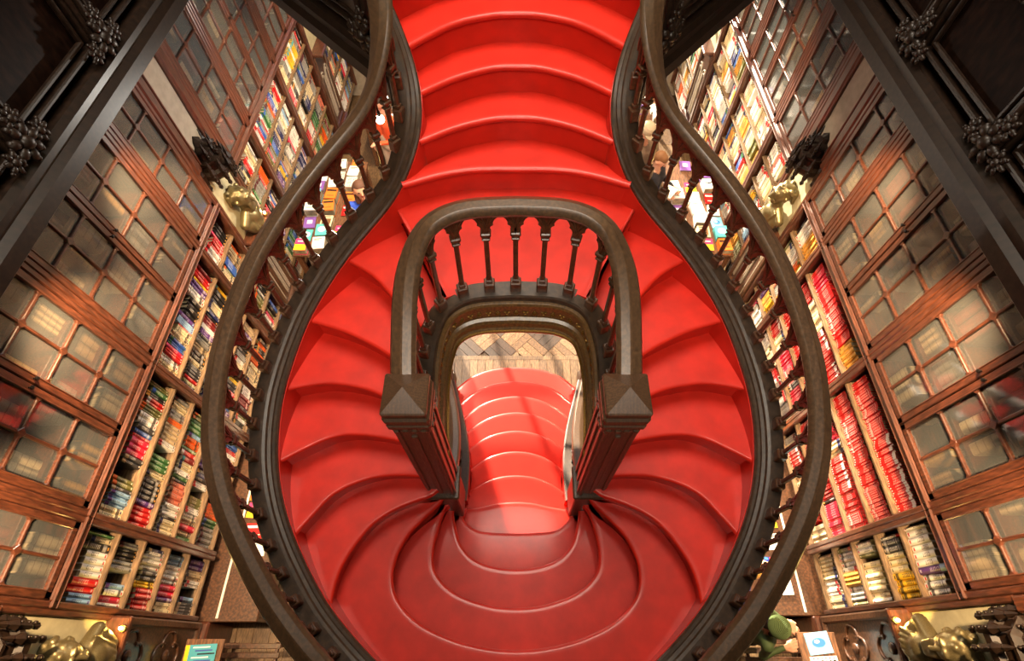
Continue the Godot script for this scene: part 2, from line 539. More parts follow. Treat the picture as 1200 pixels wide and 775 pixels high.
# one baluster standing at base, h high up to the rail; along = direction of the rail in plan, slope of the rail, half spacing
func baluster(parent: Node3D, base: Vector3, along: Vector3, slope: float, h: float, half: float, mt: Material, small := false) -> void:
	var k := 0.8 if small else 1.0
	var en := Vector3(along.z, 0, -along.x)
	var bs := Basis(along, UP, en)
	var b := Build.new()
	b.box(base + UP * (h * 0.5 - 0.02), Vector3(0.026, h - 0.16, 0.026) * Vector3(k, 1, k), bs, 0.006)
	b.box(base + UP * 0.085, Vector3(0.036, 0.018, 0.036) * k, bs, 0.004)
	b.box(base + UP * (h - 0.185), Vector3(0.042, 0.014, 0.042) * k, bs, 0.004)
	b.box(base + UP * (h - 0.150), Vector3(0.052, 0.026, 0.05) * k, bs, 0.006)
	var o := obj("baluster", b.mesh(), mt, parent)
	var c := Build.new()
	var sb := Basis(along, UP, en)
	c.box(base + UP * 0.03, Vector3(0.06, 0.08, 0.055) * Vector3(k, 1, k), sb, 0.006)
	obj("base_block", c.mesh(), mt, o)
	# spandrel that meets its neighbours in pointed arches with cusps
	var half_shape := [[0.021, -0.130], [0.025, -0.108], [0.034, -0.090], [0.050, -0.080], [0.046, -0.066], [0.060, -0.044], [0.080, -0.028], [0.1, -0.012]]
	var poly := PackedVector2Array()
	for p in half_shape: poly.append(Vector2(p[0] * half / 0.1, p[1]))
	poly.append(Vector2(half, 0.012))
	poly.append(Vector2(-half, 0.012))
	for i in range(half_shape.size() - 1, -1, -1): poly.append(Vector2(-half_shape[i][0] * half / 0.1, half_shape[i][1]))
	var d := Build.new()
	var ex := along + UP * slope
	d.plate(base + UP * h, ex, UP, en, poly, 0.034)
	for sg in [-1.0, 1.0]:
		for f in [[0.0, -0.135, 0.55, -0.02], [0.0, -0.135, 0.28, -0.01]]:
			var pts := []
			for t in 5:
				var u := t / 4.0
				var e := Vector2(lerpf(f[0], f[2] * half * sg, u * u), lerpf(f[1], f[3], u))
				pts.append(base + UP * h + ex * e.x + UP * e.y + en * 0.0)
			var up := []
			var dn := []
			for p in pts:
				up.append(p + en * 0.018); dn.append(p - en * 0.018)
			d.tube(up, [0.005], 5); d.tube(dn, [0.005], 5)
	obj("capital", d.mesh(), mt, o)

func row_of_balusters(parent: Node3D, p: PackedVector3Array, spacing: float, h: float, mt: Material, first := 0.5, small := false, last := 0.0, top := PackedVector3Array()) -> void:
	var total := path_length(p)
	var n := int((total - last) / spacing)
	var fine := resample(p, 400)
	var over := resample(top, 400) if top.size() else fine
	for k in n:
		var j := clampi(int((k + first) * spacing / total * 399.0), 1, 398)
		var t := fine[j + 1] - fine[j - 1]
		var fl := Vector3(t.x, 0, t.z)
		var run := fl.length()
		var hh := h if top.is_empty() else over[j].y - fine[j].y - 0.045
		baluster(parent, fine[j], fl.normalized(), t.y / run, hh, spacing * 0.5 * run / t.length() + 0.004, mt, small)

const RAIL_PROFILE := [Vector2(-0.058, -0.008), Vector2(-0.065, 0.010), Vector2(-0.060, 0.036), Vector2(-0.046, 0.050), Vector2(-0.004, 0.050), Vector2(0.006, 0.046), Vector2(0.054, 0.012), Vector2(0.064, -0.006), Vector2(0.058, -0.018), Vector2(-0.04, -0.022)]

# the rail dips a little round the foot of the bowl
func rail_up(v: Vector3) -> float:
	return lerpf(0.575, 0.50, smoothstep(-0.9, -0.1, v.z))

func make_balustrades(bowl: PackedVector3Array, foot: PackedVector3Array) -> void:
	var names := ["sweeping outer balustrade of the stair on the side of the mixed-colour bookcases", "sweeping outer balustrade of the stair on the side of the red paperback rows"]
	for q in 2:
		var sd := 1.0 if q == 0 else -1.0
		var t := thing("outer_balustrade", names[q], "balustrade", Vector3.ZERO, 0.0, "outer balustrades of the stair")
		var p := bowl if q == 0 else mirrored(bowl)
		var b := Build.new()
		# string with stepped mouldings
		sweep(b, p, [Vector2(0.0, -0.02), Vector2(0.0, 0.022), Vector2(0.010, 0.034), Vector2(0.026, 0.034), Vector2(0.031, 0.046), Vector2(0.050, 0.050), Vector2(0.058, 0.064), Vector2(0.075, 0.070), Vector2(0.150, 0.070), Vector2(0.158, 0.060), Vector2(0.158, 0.02), Vector2(0.172, 0.0), Vector2(0.172, -0.30), Vector2(0.150, -0.34), Vector2(0.032, -0.34), Vector2(0.032, -0.02)], sd)
		obj("string", b.mesh(), M.curb, t)
		b = Build.new()
		var rail := PackedVector3Array()
		for j in p.size(): rail.append(p[j] + plan_normal(p, j) * sd * 0.116 + UP * rail_up(p[j]))
		sweep(b, rail, RAIL_PROFILE, sd, [0, 1, 1, 2, 3, 4, 5, 5, 6, 7])
		obj("handrail", b.mesh(), M.rail, t)
		b = Build.new()
		var low := PackedVector3Array()
		for v in rail: low.append(v - UP * 0.03)
		sweep(b, low, [Vector2(-0.028, 0.014), Vector2(-0.034, 0.0), Vector2(-0.024, -0.012), Vector2(0.024, -0.012), Vector2(0.034, 0.0), Vector2(0.028, 0.014)], sd)
		obj("rail_moulding", b.mesh(), M.carved, t)
		var feet := PackedVector3Array()
		for j in p.size(): feet.append(p[j] + plan_normal(p, j) * sd * 0.116 + UP * 0.068)
		row_of_balusters(t, feet, 0.178, 0.39, M.carved, 0.5, false, 0.0, rail)
	# round the well
	var half := smooth_path(v3s(WELL), 50)
	var well := half.duplicate()
	for j in range(half.size() - 2, -1, -1): well.append(Vector3(-half[j].x, half[j].y, half[j].z))
	well = relaxed(resample(well, 120), 3)
	var t2 := thing("well_balustrade", "horseshoe balustrade with gothic arches round the opening over the lower flight", "balustrade")
	var b2 := Build.new()
	sweep(b2, well, RAIL_PROFILE, 1.0, [0, 1, 1, 2, 3, 4, 5, 5, 6, 7])
	obj("handrail", b2.mesh(), M.rail, t2)
	b2 = Build.new()
	sweep(b2, offset_path(well, 0, -0.03), [Vector2(-0.028, 0.014), Vector2(-0.034, 0.0), Vector2(-0.024, -0.012), Vector2(0.024, -0.012), Vector2(0.034, 0.0), Vector2(0.028, 0.014)], 1.0)
	obj("rail_moulding", b2.mesh(), M.carved, t2)
	# positive = away from the opening
	b2 = Build.new()
	var foot2 := offset_path(well, 0, -0.63)
	sweep(b2, foot2, [Vector2(0.075, -0.27), Vector2(0.075, -0.045), Vector2(0.056, -0.03), Vector2(0.056, -0.012), Vector2(0.046, 0.0), Vector2(-0.05, 0.0), Vector2(-0.058, -0.012), Vector2(-0.058, -0.27)], 1.0)
	obj("string", b2.mesh(), M.curb, t2)
	b2 = Build.new()
	sweep(b2, foot2, [Vector2(-0.057, -0.045), Vector2(-0.075, -0.050), Vector2(-0.082, -0.065), Vector2(-0.082, -0.085), Vector2(-0.07, -0.095), Vector2(-0.07, -0.19), Vector2(-0.088, -0.20), Vector2(-0.098, -0.22), Vector2(-0.100, -0.255), Vector2(-0.108, -0.265), Vector2(-0.108, -0.30), Vector2(-0.09, -0.315), Vector2(-0.03, -0.315), Vector2(-0.03, -0.045)], 1.0)
	obj("moulded_frieze", b2.mesh(), M.ring, t2)
	# gilded leaf ornament along the face towards the opening
	var orn := offset_path(foot2, -0.072, -0.15)
	var fine := resample(orn, 45)
	for j in range(1, 44):
		var tt := (fine[j + 1] - fine[j - 1]).normalized()
		var nn := Vector3(tt.z, 0, -tt.x).normalized()
		var bs := Basis(tt, UP, -nn)
		var g := Build.new()
		if j % 2 == 0:
			g.ball(fine[j], Vector3(0.016, 0.016, 0.010), bs, 8)
			g.ball(fine[j] + UP * 0.018, Vector3(0.008, 0.010, 0.008), bs, 6)
			g.ball(fine[j] - UP * 0.018, Vector3(0.008, 0.010, 0.008), bs, 6)
		else:
			g.ball(fine[j] + bs * Vector3(0.008, 0.010, 0), Vector3(0.014, 0.007, 0.008), bs.rotated(bs.z.normalized(), 0.6), 6)
			g.ball(fine[j] + bs * Vector3(-0.008, 0.010, 0), Vector3(0.014, 0.007, 0.008), bs.rotated(bs.z.normalized(), -0.6), 6)
			g.ball(fine[j] + bs * Vector3(0.0, -0.010, 0), Vector3(0.012, 0.008, 0.008), bs, 6)
		obj("leaf_ornament", g.mesh(), M.gilt, t2)
	b2 = Build.new()
	sweep(b2, offset_path(foot2, -0.112, -0.282), [Vector2(0.006, 0.012), Vector2(0.006, -0.012), Vector2(-0.006, -0.008), Vector2(-0.008, 0.0), Vector2(-0.006, 0.008)], 1.0)
	obj("gilt_edge", b2.mesh(), M.gilt, t2)
	row_of_balusters(t2, foot2, path_length(foot2) / 17.0, 0.61, M.carved)
	# lower flight
	for q in 2:
		var sd := 1.0 if q == 0 else -1.0
		var p := foot if q == 0 else mirrored(foot)
		var t3 := thing("lower_balustrade", ["low balustrade of the lower flight on the side of the mixed-colour bookcases", "low balustrade of the lower flight on the side of the red paperback rows"][q], "balustrade", Vector3.ZERO, 0.0, "balustrades of the lower flight")
		var b := Build.new()
		sweep(b, p, [Vector2(0.0, -0.02), Vector2(0.0, 0.05), Vector2(0.012, 0.06), Vector2(0.14, 0.06), Vector2(0.15, 0.05), Vector2(0.15, -0.35), Vector2(0.022, -0.35), Vector2(0.022, -0.02)], sd)
		obj("string", b.mesh(), M.curb, t3)
		b = Build.new()
		var rail := PackedVector3Array()
		for j in p.size(): rail.append(p[j] + plan_normal(p, j) * sd * 0.10 + UP * 0.56)
		sweep(b, rail, RAIL_PROFILE, sd, [0, 1, 1, 2, 3, 4, 5, 5, 6, 7])
		obj("handrail", b.mesh(), M.rail, t3)
		row_of_balusters(t3, offset_path(p, 0.10 * sd, 0.06), 0.17, 0.485, M.carved)
		# end post at the foot
		var e := thing("end_post", ["square wooden post at the foot of the stair, mixed-colour bookcase side", "square wooden post at the foot of the stair, red paperback side"][q], "post", Vector3(p[p.size() - 1].x - 0.10 * sd, 0, p[p.size() - 1].z - 0.09), 0.0, "posts at the foot of the stair")
		bx("shaft", Vector3(0, 0.42, 0), Vector3(0.13, 0.84, 0.13), M.newel, e, 0.01)
		bx("cap", Vector3(0, 0.865, 0), Vector3(0.17, 0.05, 0.17), M.newel, e, 0.012)
		bx("plinth", Vector3(0, 0.06, 0), Vector3(0.17, 0.12, 0.17), M.newel, e, 0.01)
		newel(q, sd)

func newel(q: int, sd: float) -> void:
	var t := thing("newel_post", ["square newel post with pyramid cap at the well, on the mixed-colour bookcase side", "square newel post with pyramid cap at the well, on the red paperback side"][q], "newel post", Vector3(-0.512 * sd, 1.70, -1.005), 0.0, "newel posts at the well")
	var b := Build.new()
	b.box(Vector3(0, 0.30, 0), Vector3(0.20, 0.60, 0.20), Basis.IDENTITY, 0.008)
	obj("plinth", b.mesh(), M.newel, t)
	b = Build.new()
	b.box(Vector3(0, 0.615, 0), Vector3(0.235, 0.03, 0.235), Basis.IDENTITY, 0.010)
	obj("plinth_moulding", b.mesh(), M.newel, t)
	b = Build.new()
	b.box(Vector3(0, 1.24, 0), Vector3(0.170, 1.22, 0.170), Basis.IDENTITY, 0.006)
	obj("shaft", b.mesh(), M.newel, t)
	for f in 4:
		var bs := Basis(UP, f * PI / 2)
		for e in [[-0.072, 1.24, 0.022, 1.22], [0.072, 1.24, 0.022, 1.22], [0.0, 1.24, 0.03, 1.10]]:
			b = Build.new()
			b.box(bs * Vector3(e[0], e[1], 0.089), Vector3(e[2], e[3], 0.014), bs, 0.004)
			obj("moulding_strip", b.mesh(), M.newel, t)
		for k in 4:
			b = Build.new()
			b.box(bs * Vector3(-0.066 + 0.044 * k, 1.90, 0.104), Vector3(0.026, 0.026, 0.016), bs, 0.003)
			obj("dentil", b.mesh(), M.newel, t)
	b = Build.new()
	b.box(Vector3(0, 1.865, 0), Vector3(0.19, 0.04, 0.19), Basis.IDENTITY, 0.01)
	b.box(Vector3(0, 1.90, 0), Vector3(0.185, 0.05, 0.185), Basis.IDENTITY, 0.004)
	b.box(Vector3(0, 1.945, 0), Vector3(0.215, 0.05, 0.215), Basis.IDENTITY, 0.012)
	b.box(Vector3(0, 1.985, 0), Vector3(0.205, 0.04, 0.205), Basis.IDENTITY, 0.006)
	b.box(Vector3(0, 2.025, 0), Vector3(0.222, 0.05, 0.222), Basis.IDENTITY, 0.014)
	b.box(Vector3(0, 2.065, 0), Vector3(0.20, 0.04, 0.20), Basis.IDENTITY, 0.006)
	obj("capital", b.mesh(), M.newel, t)
	b = Build.new()
	var h := 0.100
	b.box(Vector3(0, 2.095, 0), Vector3(2 * h + 0.012, 0.03, 2 * h + 0.012), Basis.IDENTITY, 0.008)
	var c := [Vector3(-h, 2.11, -h), Vector3(h, 2.11, -h), Vector3(h, 2.11, h), Vector3(-h, 2.11, h)]
	for i in 4: b.tri(c[i], c[(i + 1) % 4], Vector3(0, 2.18, 0))
	obj("pyramid_cap", b.mesh(), M.newel, t)

# ------------------------------------------------------------------ room, gallery, roof light
func wx(q: int) -> float: return -WALL if q == 0 else 2.84      # face of the bookcases
func gx(q: int) -> float: return -GAL if q == 0 else 2.13       # gallery edge

func slab(called: String, lo: Vector3, hi: Vector3, mt: Material, parent: Node3D = null) -> MeshInstance3D:
	var b := Build.new()
	b.box((lo + hi) * 0.5, hi - lo)
	var o := obj(called, b.mesh(), mt, parent)
	if parent == null: o.set_meta("kind", "structure")
	return o

func make_room() -> void:
	slab("wall_left", Vector3(-3.6, 0, -9.0), Vector3(-3.32, 9.4, 6.6), M.plaster)
	slab("wall_right", Vector3(3.24, 0, -9.0), Vector3(3.52, 9.4, 6.6), M.plaster)
	slab("wall_back", Vector3(-3.6, 0, 6.6), Vector3(3.52, 9.4, 6.8), M.plaster)
	# street front: wide glazed opening below, wall above
	var fr := setting("wall_front", "street front wall with a wide glazed shop opening", "wall")
	slab("pier", Vector3(-3.32, 0, -9.1), Vector3(-2.75, 4.2, -8.85), M.stone, fr)
	slab("pier", Vector3(2.75, 0, -9.1), Vector3(3.24, 4.2, -8.85), M.stone, fr)
	slab("upper_wall", Vector3(-3.32, 4.2, -9.1), Vector3(3.24, 9.4, -8.85), M.stone, fr)
	var win := setting("window_1", "dark wood shop front with tall panes facing the street", "window")
	for k in 9: slab("mullion", Vector3(-2.75 + 0.6875 * k - 0.03, 0, -9.02), Vector3(-2.75 + 0.6875 * k + 0.03, 4.2, -8.94), M.fascia, win)
	for y in [0.0, 1.0, 2.35, 3.25, 4.12]: slab("transom", Vector3(-2.75, y, -9.01), Vector3(2.75, y + 0.07, -8.95), M.fascia, win)
	# ceiling with the roof light
	var ce := setting("ceiling", "pale ceiling with a long roof light over the stairwell", "ceiling")
	slab("ceiling_panel", Vector3(-3.6, 9.4, -9.1), Vector3(3.52, 9.6, ROOF[0] - 1.5), M.ceiling, ce)
	slab("ceiling_panel", Vector3(-3.6, 9.4, ROOF[0] + 1.5), Vector3(3.52, 9.6, ROOF[1] - 1.5), M.ceiling, ce)
	slab("ceiling_panel", Vector3(-3.6, 9.4, ROOF[1] + 1.5), Vector3(3.52, 9.6, 6.8), M.ceiling, ce)
	for n in 2:
		slab("ceiling_panel", Vector3(-3.6, 9.4, ROOF[n] - 1.5), Vector3(-1.5, 9.6, ROOF[n] + 1.5), M.ceiling, ce)
		slab("ceiling_panel", Vector3(1.5, 9.4, ROOF[n] - 1.5), Vector3(3.52, 9.6, ROOF[n] + 1.5), M.ceiling, ce)
		var z: float = ROOF[n] - 1.5
		var rl := setting("window_%d" % (n + 2), ["leaded roof light of pale and coloured panes over the upper flight", "leaded roof light of pale and coloured panes over the gallery end"][n], "window")
		for i in 6:
			for j in 6:
				var k := 0 if (i in [1, 2, 3, 4] and j in [1, 2, 3, 4]) else 1 + (i * 3 + j) % 3
				slab("pane", Vector3(-1.5 + i * 0.5 + 0.01, 9.44, z + j * 0.5 + 0.01), Vector3(-1.0 + i * 0.5 - 0.01, 9.45, z + 0.5 + j * 0.5 - 0.01), M.skylight[k], rl)
		for i in 7:
			slab("lead_bar", Vector3(-1.51 + i * 0.5, 9.43, z), Vector3(-1.49 + i * 0.5, 9.47, z + 3.0), M.iron, rl)
			slab("lead_bar", Vector3(-1.5, 9.43, z - 0.01 + i * 0.5), Vector3(1.5, 9.47, z + 0.01 + i * 0.5), M.iron, rl)
	make_floor()
	make_gallery()

func make_floor() -> void:
	var f := setting("floor", "warm oak board floor with an inlaid parquet field before the stair", "floor")
	slab("subfloor", Vector3(-3.6, -0.2, -9.1), Vector3(3.52, -0.02, 6.8), M.floor[1], f)
	# boards along z
	var cache := []
	for k in 4:
		var b := Build.new()
		b.box(Vector3.ZERO, Vector3(0.163, 0.02, 1.596), Basis.IDENTITY, 0.0015)
		cache.append(b.mesh())
	var i := 0
	var x := -3.2
	while x < 3.2:
		var z := 2.4 - 0.53 * (i % 3)
		while z > -9.0:
			var in_field := absf(x) < 1.15 and z + 0.8 < -2.35 and z - 0.8 > -5.4
			if not in_field:
				obj("plank", cache[rng.randi() % 4], M.floor[rng.randi() % 4], f).position = Vector3(x, -0.01, z)
			z -= 1.6
		x += 0.166
		i += 1
	# parquet: squares of three strips, set diagonally, alternating direction
	var sq := 0.30
	var strip := []
	for k in 2:
		var b := Build.new()
		b.box(Vector3.ZERO, Vector3(sq - 0.004, 0.02, sq / 3 - 0.003), Basis.IDENTITY, 0.0015)
		strip.append(b.mesh())
	var bs := Basis(UP, PI / 4)
	for a in range(-9, 10):
		for c in range(-9, 10):
			var ctr := Vector3(0, -0.0045, -4.0) + bs * Vector3(a * sq, 0, c * sq)
			if absf(ctr.x) > 1.0 or ctr.z > -3.22 or ctr.z < -5.1: continue
			var odd := (a + c) & 1
			var dark := (a % 2 == 0) != (c % 3 == 0)  # darker squares: shadows in the sunlight, painted into the strip colours
			for k in 3:
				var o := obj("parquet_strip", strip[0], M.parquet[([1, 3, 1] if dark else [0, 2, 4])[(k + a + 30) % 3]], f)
				o.basis = bs * (Basis(UP, PI / 2) if odd else Basis.IDENTITY)
				o.position = ctr + o.basis * Vector3(0, 0, (k - 1) * sq / 3)
	# border boards between the field and the first step
	var bb := Build.new()
	bb.box(Vector3.ZERO, Vector3(0.096, 0.02, 0.50), Basis.IDENTITY, 0.0015)
	var bm := bb.mesh()
	for k in 22: obj("border_board", bm, M.floor[[0, 2, 3, 0, 1, 2][k % 6]], f).position = Vector3(-1.05 + 0.1 * k, -0.004, -2.98)
	bb = Build.new()
	bb.box(Vector3.ZERO, Vector3(0.7, 0.021, 0.06), Basis.IDENTITY, 0.0015)
	bm = bb.mesh()
	for k in 3: obj("border_board", bm, M.floor[k], f).position = Vector3(-0.7 + 0.7 * k, -0.003, -3.26)

# carved boss: leaves and berries round a centre
func boss(b: Build, c: Vector3, ex: Vector3, ey: Vector3, en: Vector3, s: float) -> void:
	b.ball(c + en * 0.02 * s, Vector3(0.035, 0.035, 0.03) * s, Basis(ex, ey, en), 8)
	for k in 7:
		var a := TAU * k / 7.0
		var d := ex * cos(a) + ey * sin(a)
		b.ball(c + d * 0.055 * s + en * 0.012 * s, Vector3(0.034, 0.024, 0.022) * s, Basis(d, en.cross(d), en), 8)
		b.ball(c + (d * 0.082 + ex * sin(a * 3.0) * 0.012) * s + en * 0.010 * s, Vector3(0.018, 0.018, 0.015) * s, Basis.IDENTITY, 8)

# carved scroll relief in the plane ex, ey
func scroll(b: Build, c: Vector3, ex: Vector3, ey: Vector3, en: Vector3, s: float, hand: float) -> void:
	var p := []
	var r := []
	for k in 15:
		var u := k / 14.0
		var a := u * 7.5
		var rad := (0.17 - 0.135 * u) * s
		p.append(c + ex * hand * (cos(a) * rad) + ey * sin(a) * rad + en * 0.012)
		r.append(lerpf(0.017, 0.011, u) * s)
	b.tube(p, r, 6)
	b.ball(p[-1], Vector3.ONE * 0.026 * s, Basis.IDENTITY, 8)
	for k in [1, 3, 5, 7, 9]:
		var d: Vector3 = (p[k] - c).normalized()
		b.ball(p[k] + d * 0.045 * s, Vector3(0.05, 0.02, 0.018) * s, Basis(d, en.cross(d), en), 6)

func make_gallery() -> void:
	var g := setting("gallery", "dark wooden gallery floor running round the stairwell", "gallery")
	for q in 2:
		var x0 := gx(q) + (-0.1 if q == 0 else 0.1)
		var x1 := -3.32 if q == 0 else 3.24
		slab("floor_slab", Vector3(minf(x0, x1), GAL_Y + 0.02, -8.85), Vector3(maxf(x0, x1), 4.72, 6.6), M.case, g)
		var sg := -1.0 if q == 0 else 1.0
		# the part in front of the stair's head, cut on the slant
		var b := Build.new()
		var poly := PackedVector2Array([Vector2(0, -3.6), Vector2(0, -8.85), Vector2(absf(x0), -8.85), Vector2(absf(x0), -4.65), Vector2(0.86, -3.06), Vector2(0.86, -3.2)])
		b.plate(Vector3(0, 4.47, 0), Vector3(sg, 0, 0), Vector3(0, 0, 1), UP, poly, 0.5)
		obj("floor_slab", b.mesh(), M.case, g)
	slab("floor_slab", Vector3(-2.32, GAL_Y + 0.02, GAL_Z + 0.1), Vector3(2.23, 4.72, 6.6), M.case, g)
	parapet(Vector3(-GAL, 0, GAL_Z), Vector3(-GAL, 0, -4.42), Vector3(1, 0, 0), 6, "carved parapet panels of the gallery above the mixed-colour bookcases")
	parapet(Vector3(2.13, 0, -4.42), Vector3(2.13, 0, GAL_Z), Vector3(-1, 0, 0), 6, "carved parapet panels of the gallery above the red paperback rows")
	parapet(Vector3(-GAL, 0, -4.42), Vector3(-0.78, 0, -2.80), Vector3(-0.748, 0, 0.664), 2, "slanting carved parapet by the stair head on the mixed-colour side", true)
	parapet(Vector3(0.78, 0, -2.80), Vector3(2.13, 0, -4.42), Vector3(0.768, 0, 0.64), 2, "slanting carved parapet by the stair head on the red paperback side", true)
	parapet(Vector3(2.13, 0, GAL_Z), Vector3(-GAL, 0, GAL_Z), Vector3(0, 0, -1), 4, "carved parapet panels across the end of the stairwell")

func parapet(p0: Vector3, p1: Vector3, en: Vector3, n: int, label: String, carved := false) -> void:
	var t := thing("gallery_parapet", label, "parapet", Vector3.ZERO, 0.0, "parapets of the gallery")
	en = en.normalized()
	var ex := (p1 - p0).normalized()
	var L := p0.distance_to(p1)
	var ctr := (p0 + p1) * 0.5
	var bs := Basis(ex, UP, en)
	var b := Build.new()
	# beam under the panels: a profile along the edge
	var prof := PackedVector2Array([Vector2(-0.10, GAL_Y), Vector2(0.045, GAL_Y), Vector2(0.058, GAL_Y + 0.012), Vector2(0.058, GAL_Y + 0.085), Vector2(0.030, GAL_Y + 0.115), Vector2(0.034, GAL_Y + 0.16), Vector2(0.012, GAL_Y + 0.19), Vector2(-0.10, GAL_Y + 0.20)])
	b.plate(ctr, en, UP, ex, prof, L + 0.06)
	obj("beam", b.mesh(), M.fascia, t)
	b = Build.new()
	b.box(ctr + UP * 4.87 - en * 0.06, Vector3(L + 0.1, 1.30, 0.03), bs)
	obj("back_board", b.mesh(), M.fascia_panel, t)
	b = Build.new()
	b.box(ctr + UP * 5.54 - en * 0.03, Vector3(L + 0.06, 0.07, 0.16), bs, 0.015)
	obj("top_rail", b.mesh(), M.fascia, t)
	var w := L / n
	for k in n + 1:
		b = Build.new()
		var c := p0 + ex * w * k
		b.box(c + UP * 4.95 - en * 0.01, Vector3(0.075, 1.12, 0.07), bs, 0.014)
		b.tube([c + UP * 4.46 + en * 0.03, c + UP * 5.46 + en * 0.03], [0.018], 8)
		obj("post", b.mesh(), M.fascia, t)
		b = Build.new()
		boss(b, c + UP * 4.47 + en * 0.03, ex, UP, en, 1.0)
		boss(b, c + UP * 4.57 + en * 0.035 + ex * 0.03, ex, UP, en, 0.6)
		boss(b, c + UP * 4.45 + en * 0.03 - ex * 0.11, ex, UP, en, 0.6)
		boss(b, c + UP * 4.45 + en * 0.03 + ex * 0.11, ex, UP, en, 0.6)
		obj("carved_boss", b.mesh(), M.fascia, t)
	for k in n:
		var c := p0 + ex * w * (k + 0.5)
		b = Build.new()
		for e in [0.0, 0.045]:
			for s in [-1.0, 1.0]:
				b.box(c + UP * (4.95 + s * (0.50 - e)) - en * 0.02, Vector3(w - 0.08 - 2 * e, 0.022, 0.05 - e * 0.5), bs, 0.006)
				b.box(c + UP * 4.95 + ex * s * (w * 0.5 - 0.05 - e) - en * 0.02, Vector3(0.022, 1.0 - 2 * e, 0.05 - e * 0.5), bs, 0.006)
		obj("panel_frame", b.mesh(), M.fascia, t)
		b = Build.new()
		if carved:
			for s in [-1.0, 1.0]:
				scroll(b, c + UP * 4.68 + ex * s * 0.2 - en * 0.03, ex, UP, en, 1.0, s)
				scroll(b, c + UP * 5.08 + ex * s * 0.16 - en * 0.03, ex, UP, en, 0.8, -s)
			boss(b, c + UP * 4.86 - en * 0.03, ex, UP, en, 1.3)
		else:
			scroll(b, c + UP * 4.95 - ex * 0.14 - en * 0.03, ex, UP, en, 0.9, -1.0)
			scroll(b, c + UP * 4.95 + ex * 0.14 - en * 0.03, ex, UP, en, 0.9, 1.0)
		obj("carved_relief", b.mesh(), M.fascia, t)

# ------------------------------------------------------------------ lamps
func lamp(at: Vector3, energy: float, col: Color, label: String, size := 0.05, aim := Vector3.ZERO, cone := 40.0) -> void:
	var t := thing("ceiling_lamp", label, "lamp", at, 0.0, "small lamps under the gallery")
	var b := Build.new()
	b.lathe(Vector3.ZERO, [[0.0, 0.05], [0.06, 0.05], [0.065, 0.03], [0.055, 0.0], [0.045, 0.0], [0.04, 0.02], [0.0, 0.02]], 14)
	obj("housing", b.mesh(), M.iron, t)
	b = Build.new()
	b.ball(Vector3(0, 0.005, 0), Vector3(0.028, 0.018, 0.028), Basis.IDENTITY, 10)
	obj("bulb", b.mesh(), M.bulb, t)
	var l: Light3D
	if aim == Vector3.ZERO:
		var m := OmniLight3D.new()
		m.omni_range = 14.0
		m.omni_attenuation = 2.0
		l = m
	else:
		# reflector lamp turned to the shelves
		var m := SpotLight3D.new()
		m.spot_range = 14.0
		m.spot_attenuation = 2.0
		m.spot_angle = cone
		m.spot_angle_attenuation = 0.6
		l = m
	l.name = "lamp_light"
	l.light_energy = energy
	l.light_color = col
	l.light_size = size
	l.shadow_enabled = true
	t.add_child(l, true)
	l.position = Vector3(0, -0.03, 0)
	if aim != Vector3.ZERO: l.basis = Basis.looking_at(aim, Vector3.FORWARD)

func make_lamps() -> void:
	var warm := Color(1.0, 0.84, 0.64)
	for q in 2:
		var x := gx(q) + (-0.1 if q == 0 else 0.1)
		var w: String = ["mixed-colour bookcases", "red paperback rows"][q]
		var zs := [-0.5, -1.75, -3.0, -5.2, -6.9]
		for k in zs.size():
			lamp(Vector3(x, 4.13, zs[k]), [19.0, 19.0, 16.0, 4.0, 4.0][k], warm, "small warm lamp under the gallery, number %s along the %s" % [["one", "two", "three", "four", "five"][k], w], 0.06, Vector3(-0.22 if q == 0 else 0.22, -1, 0), 32.0)
		lamp(Vector3(1.4 * (-1 if q == 0 else 1), 4.13, -4.75), 10.0, Color(1, 0.9, 0.76), "small white lamp under the gallery over the book tables, beside the %s" % w, 0.06, Vector3(0, -1, 0), 62.0)
		lamp(Vector3(1.4 * (-1 if q == 0 else 1), 4.13, -6.8), 11.0, Color(1, 0.9, 0.76), "small white lamp under the gallery by the street front, beside the %s" % w, 0.06, Vector3(0, -1, 0), 62.0)
	# spot that hangs on a rod by the slanting parapet and throws its light across the well
	var at := Vector3(-1.25, 2.95, -4.15)
	var t := thing("pendant_spot", "glaring white spot lamp hanging on a rod under the slanting parapet", "lamp", at)
	var b := Build.new()
	b.tube([Vector3(0, 0.06, 0), Vector3(0, 1.25, 0)], [0.008], 6)
	obj("rod", b.mesh(), M.iron, t)
	b = Build.new()
	b.lathe(Vector3.ZERO, [[0.0, 0.085], [0.014, 0.08], [0.018, 0.04], [0.016, 0.03], [0.0, 0.028]], 14)
	obj("housing", b.mesh(), M.iron, t)
	b = Build.new()
	b.ball(Vector3(0, -0.005, 0), Vector3(0.042, 0.042, 0.042), Basis.IDENTITY, 14)
	obj("bulb", b.mesh(), M.bulb, t)
	var l := OmniLight3D.new()
	l.name = "lamp_light"
	l.position = Vector3(0, -0.005, 0)
	l.light_energy = 3.2
	l.light_color = Color(1.0, 0.97, 0.92)
	l.light_size = 0.03
	l.omni_range = 14.0
	l.omni_attenuation = 2.0
	l.shadow_enabled = true
	t.add_child(l, true)

# ------------------------------------------------------------------ bookcases along both walls
const SHELVES := [1.93, 1.62, 1.28, 0.97, 0.62, 0.30]      # upper faces of the open shelves
const GLASS_Y := 2.42                                       # lower edge of the lowest row of panes
const ROW_H := 0.333
var cache := {}
var books := []          # every upright book: position, size, design, side, section, shelf

func cached(key: String, maker: Callable) -> Mesh:
	if not cache.has(key): cache[key] = maker.call()
	return cache[key]

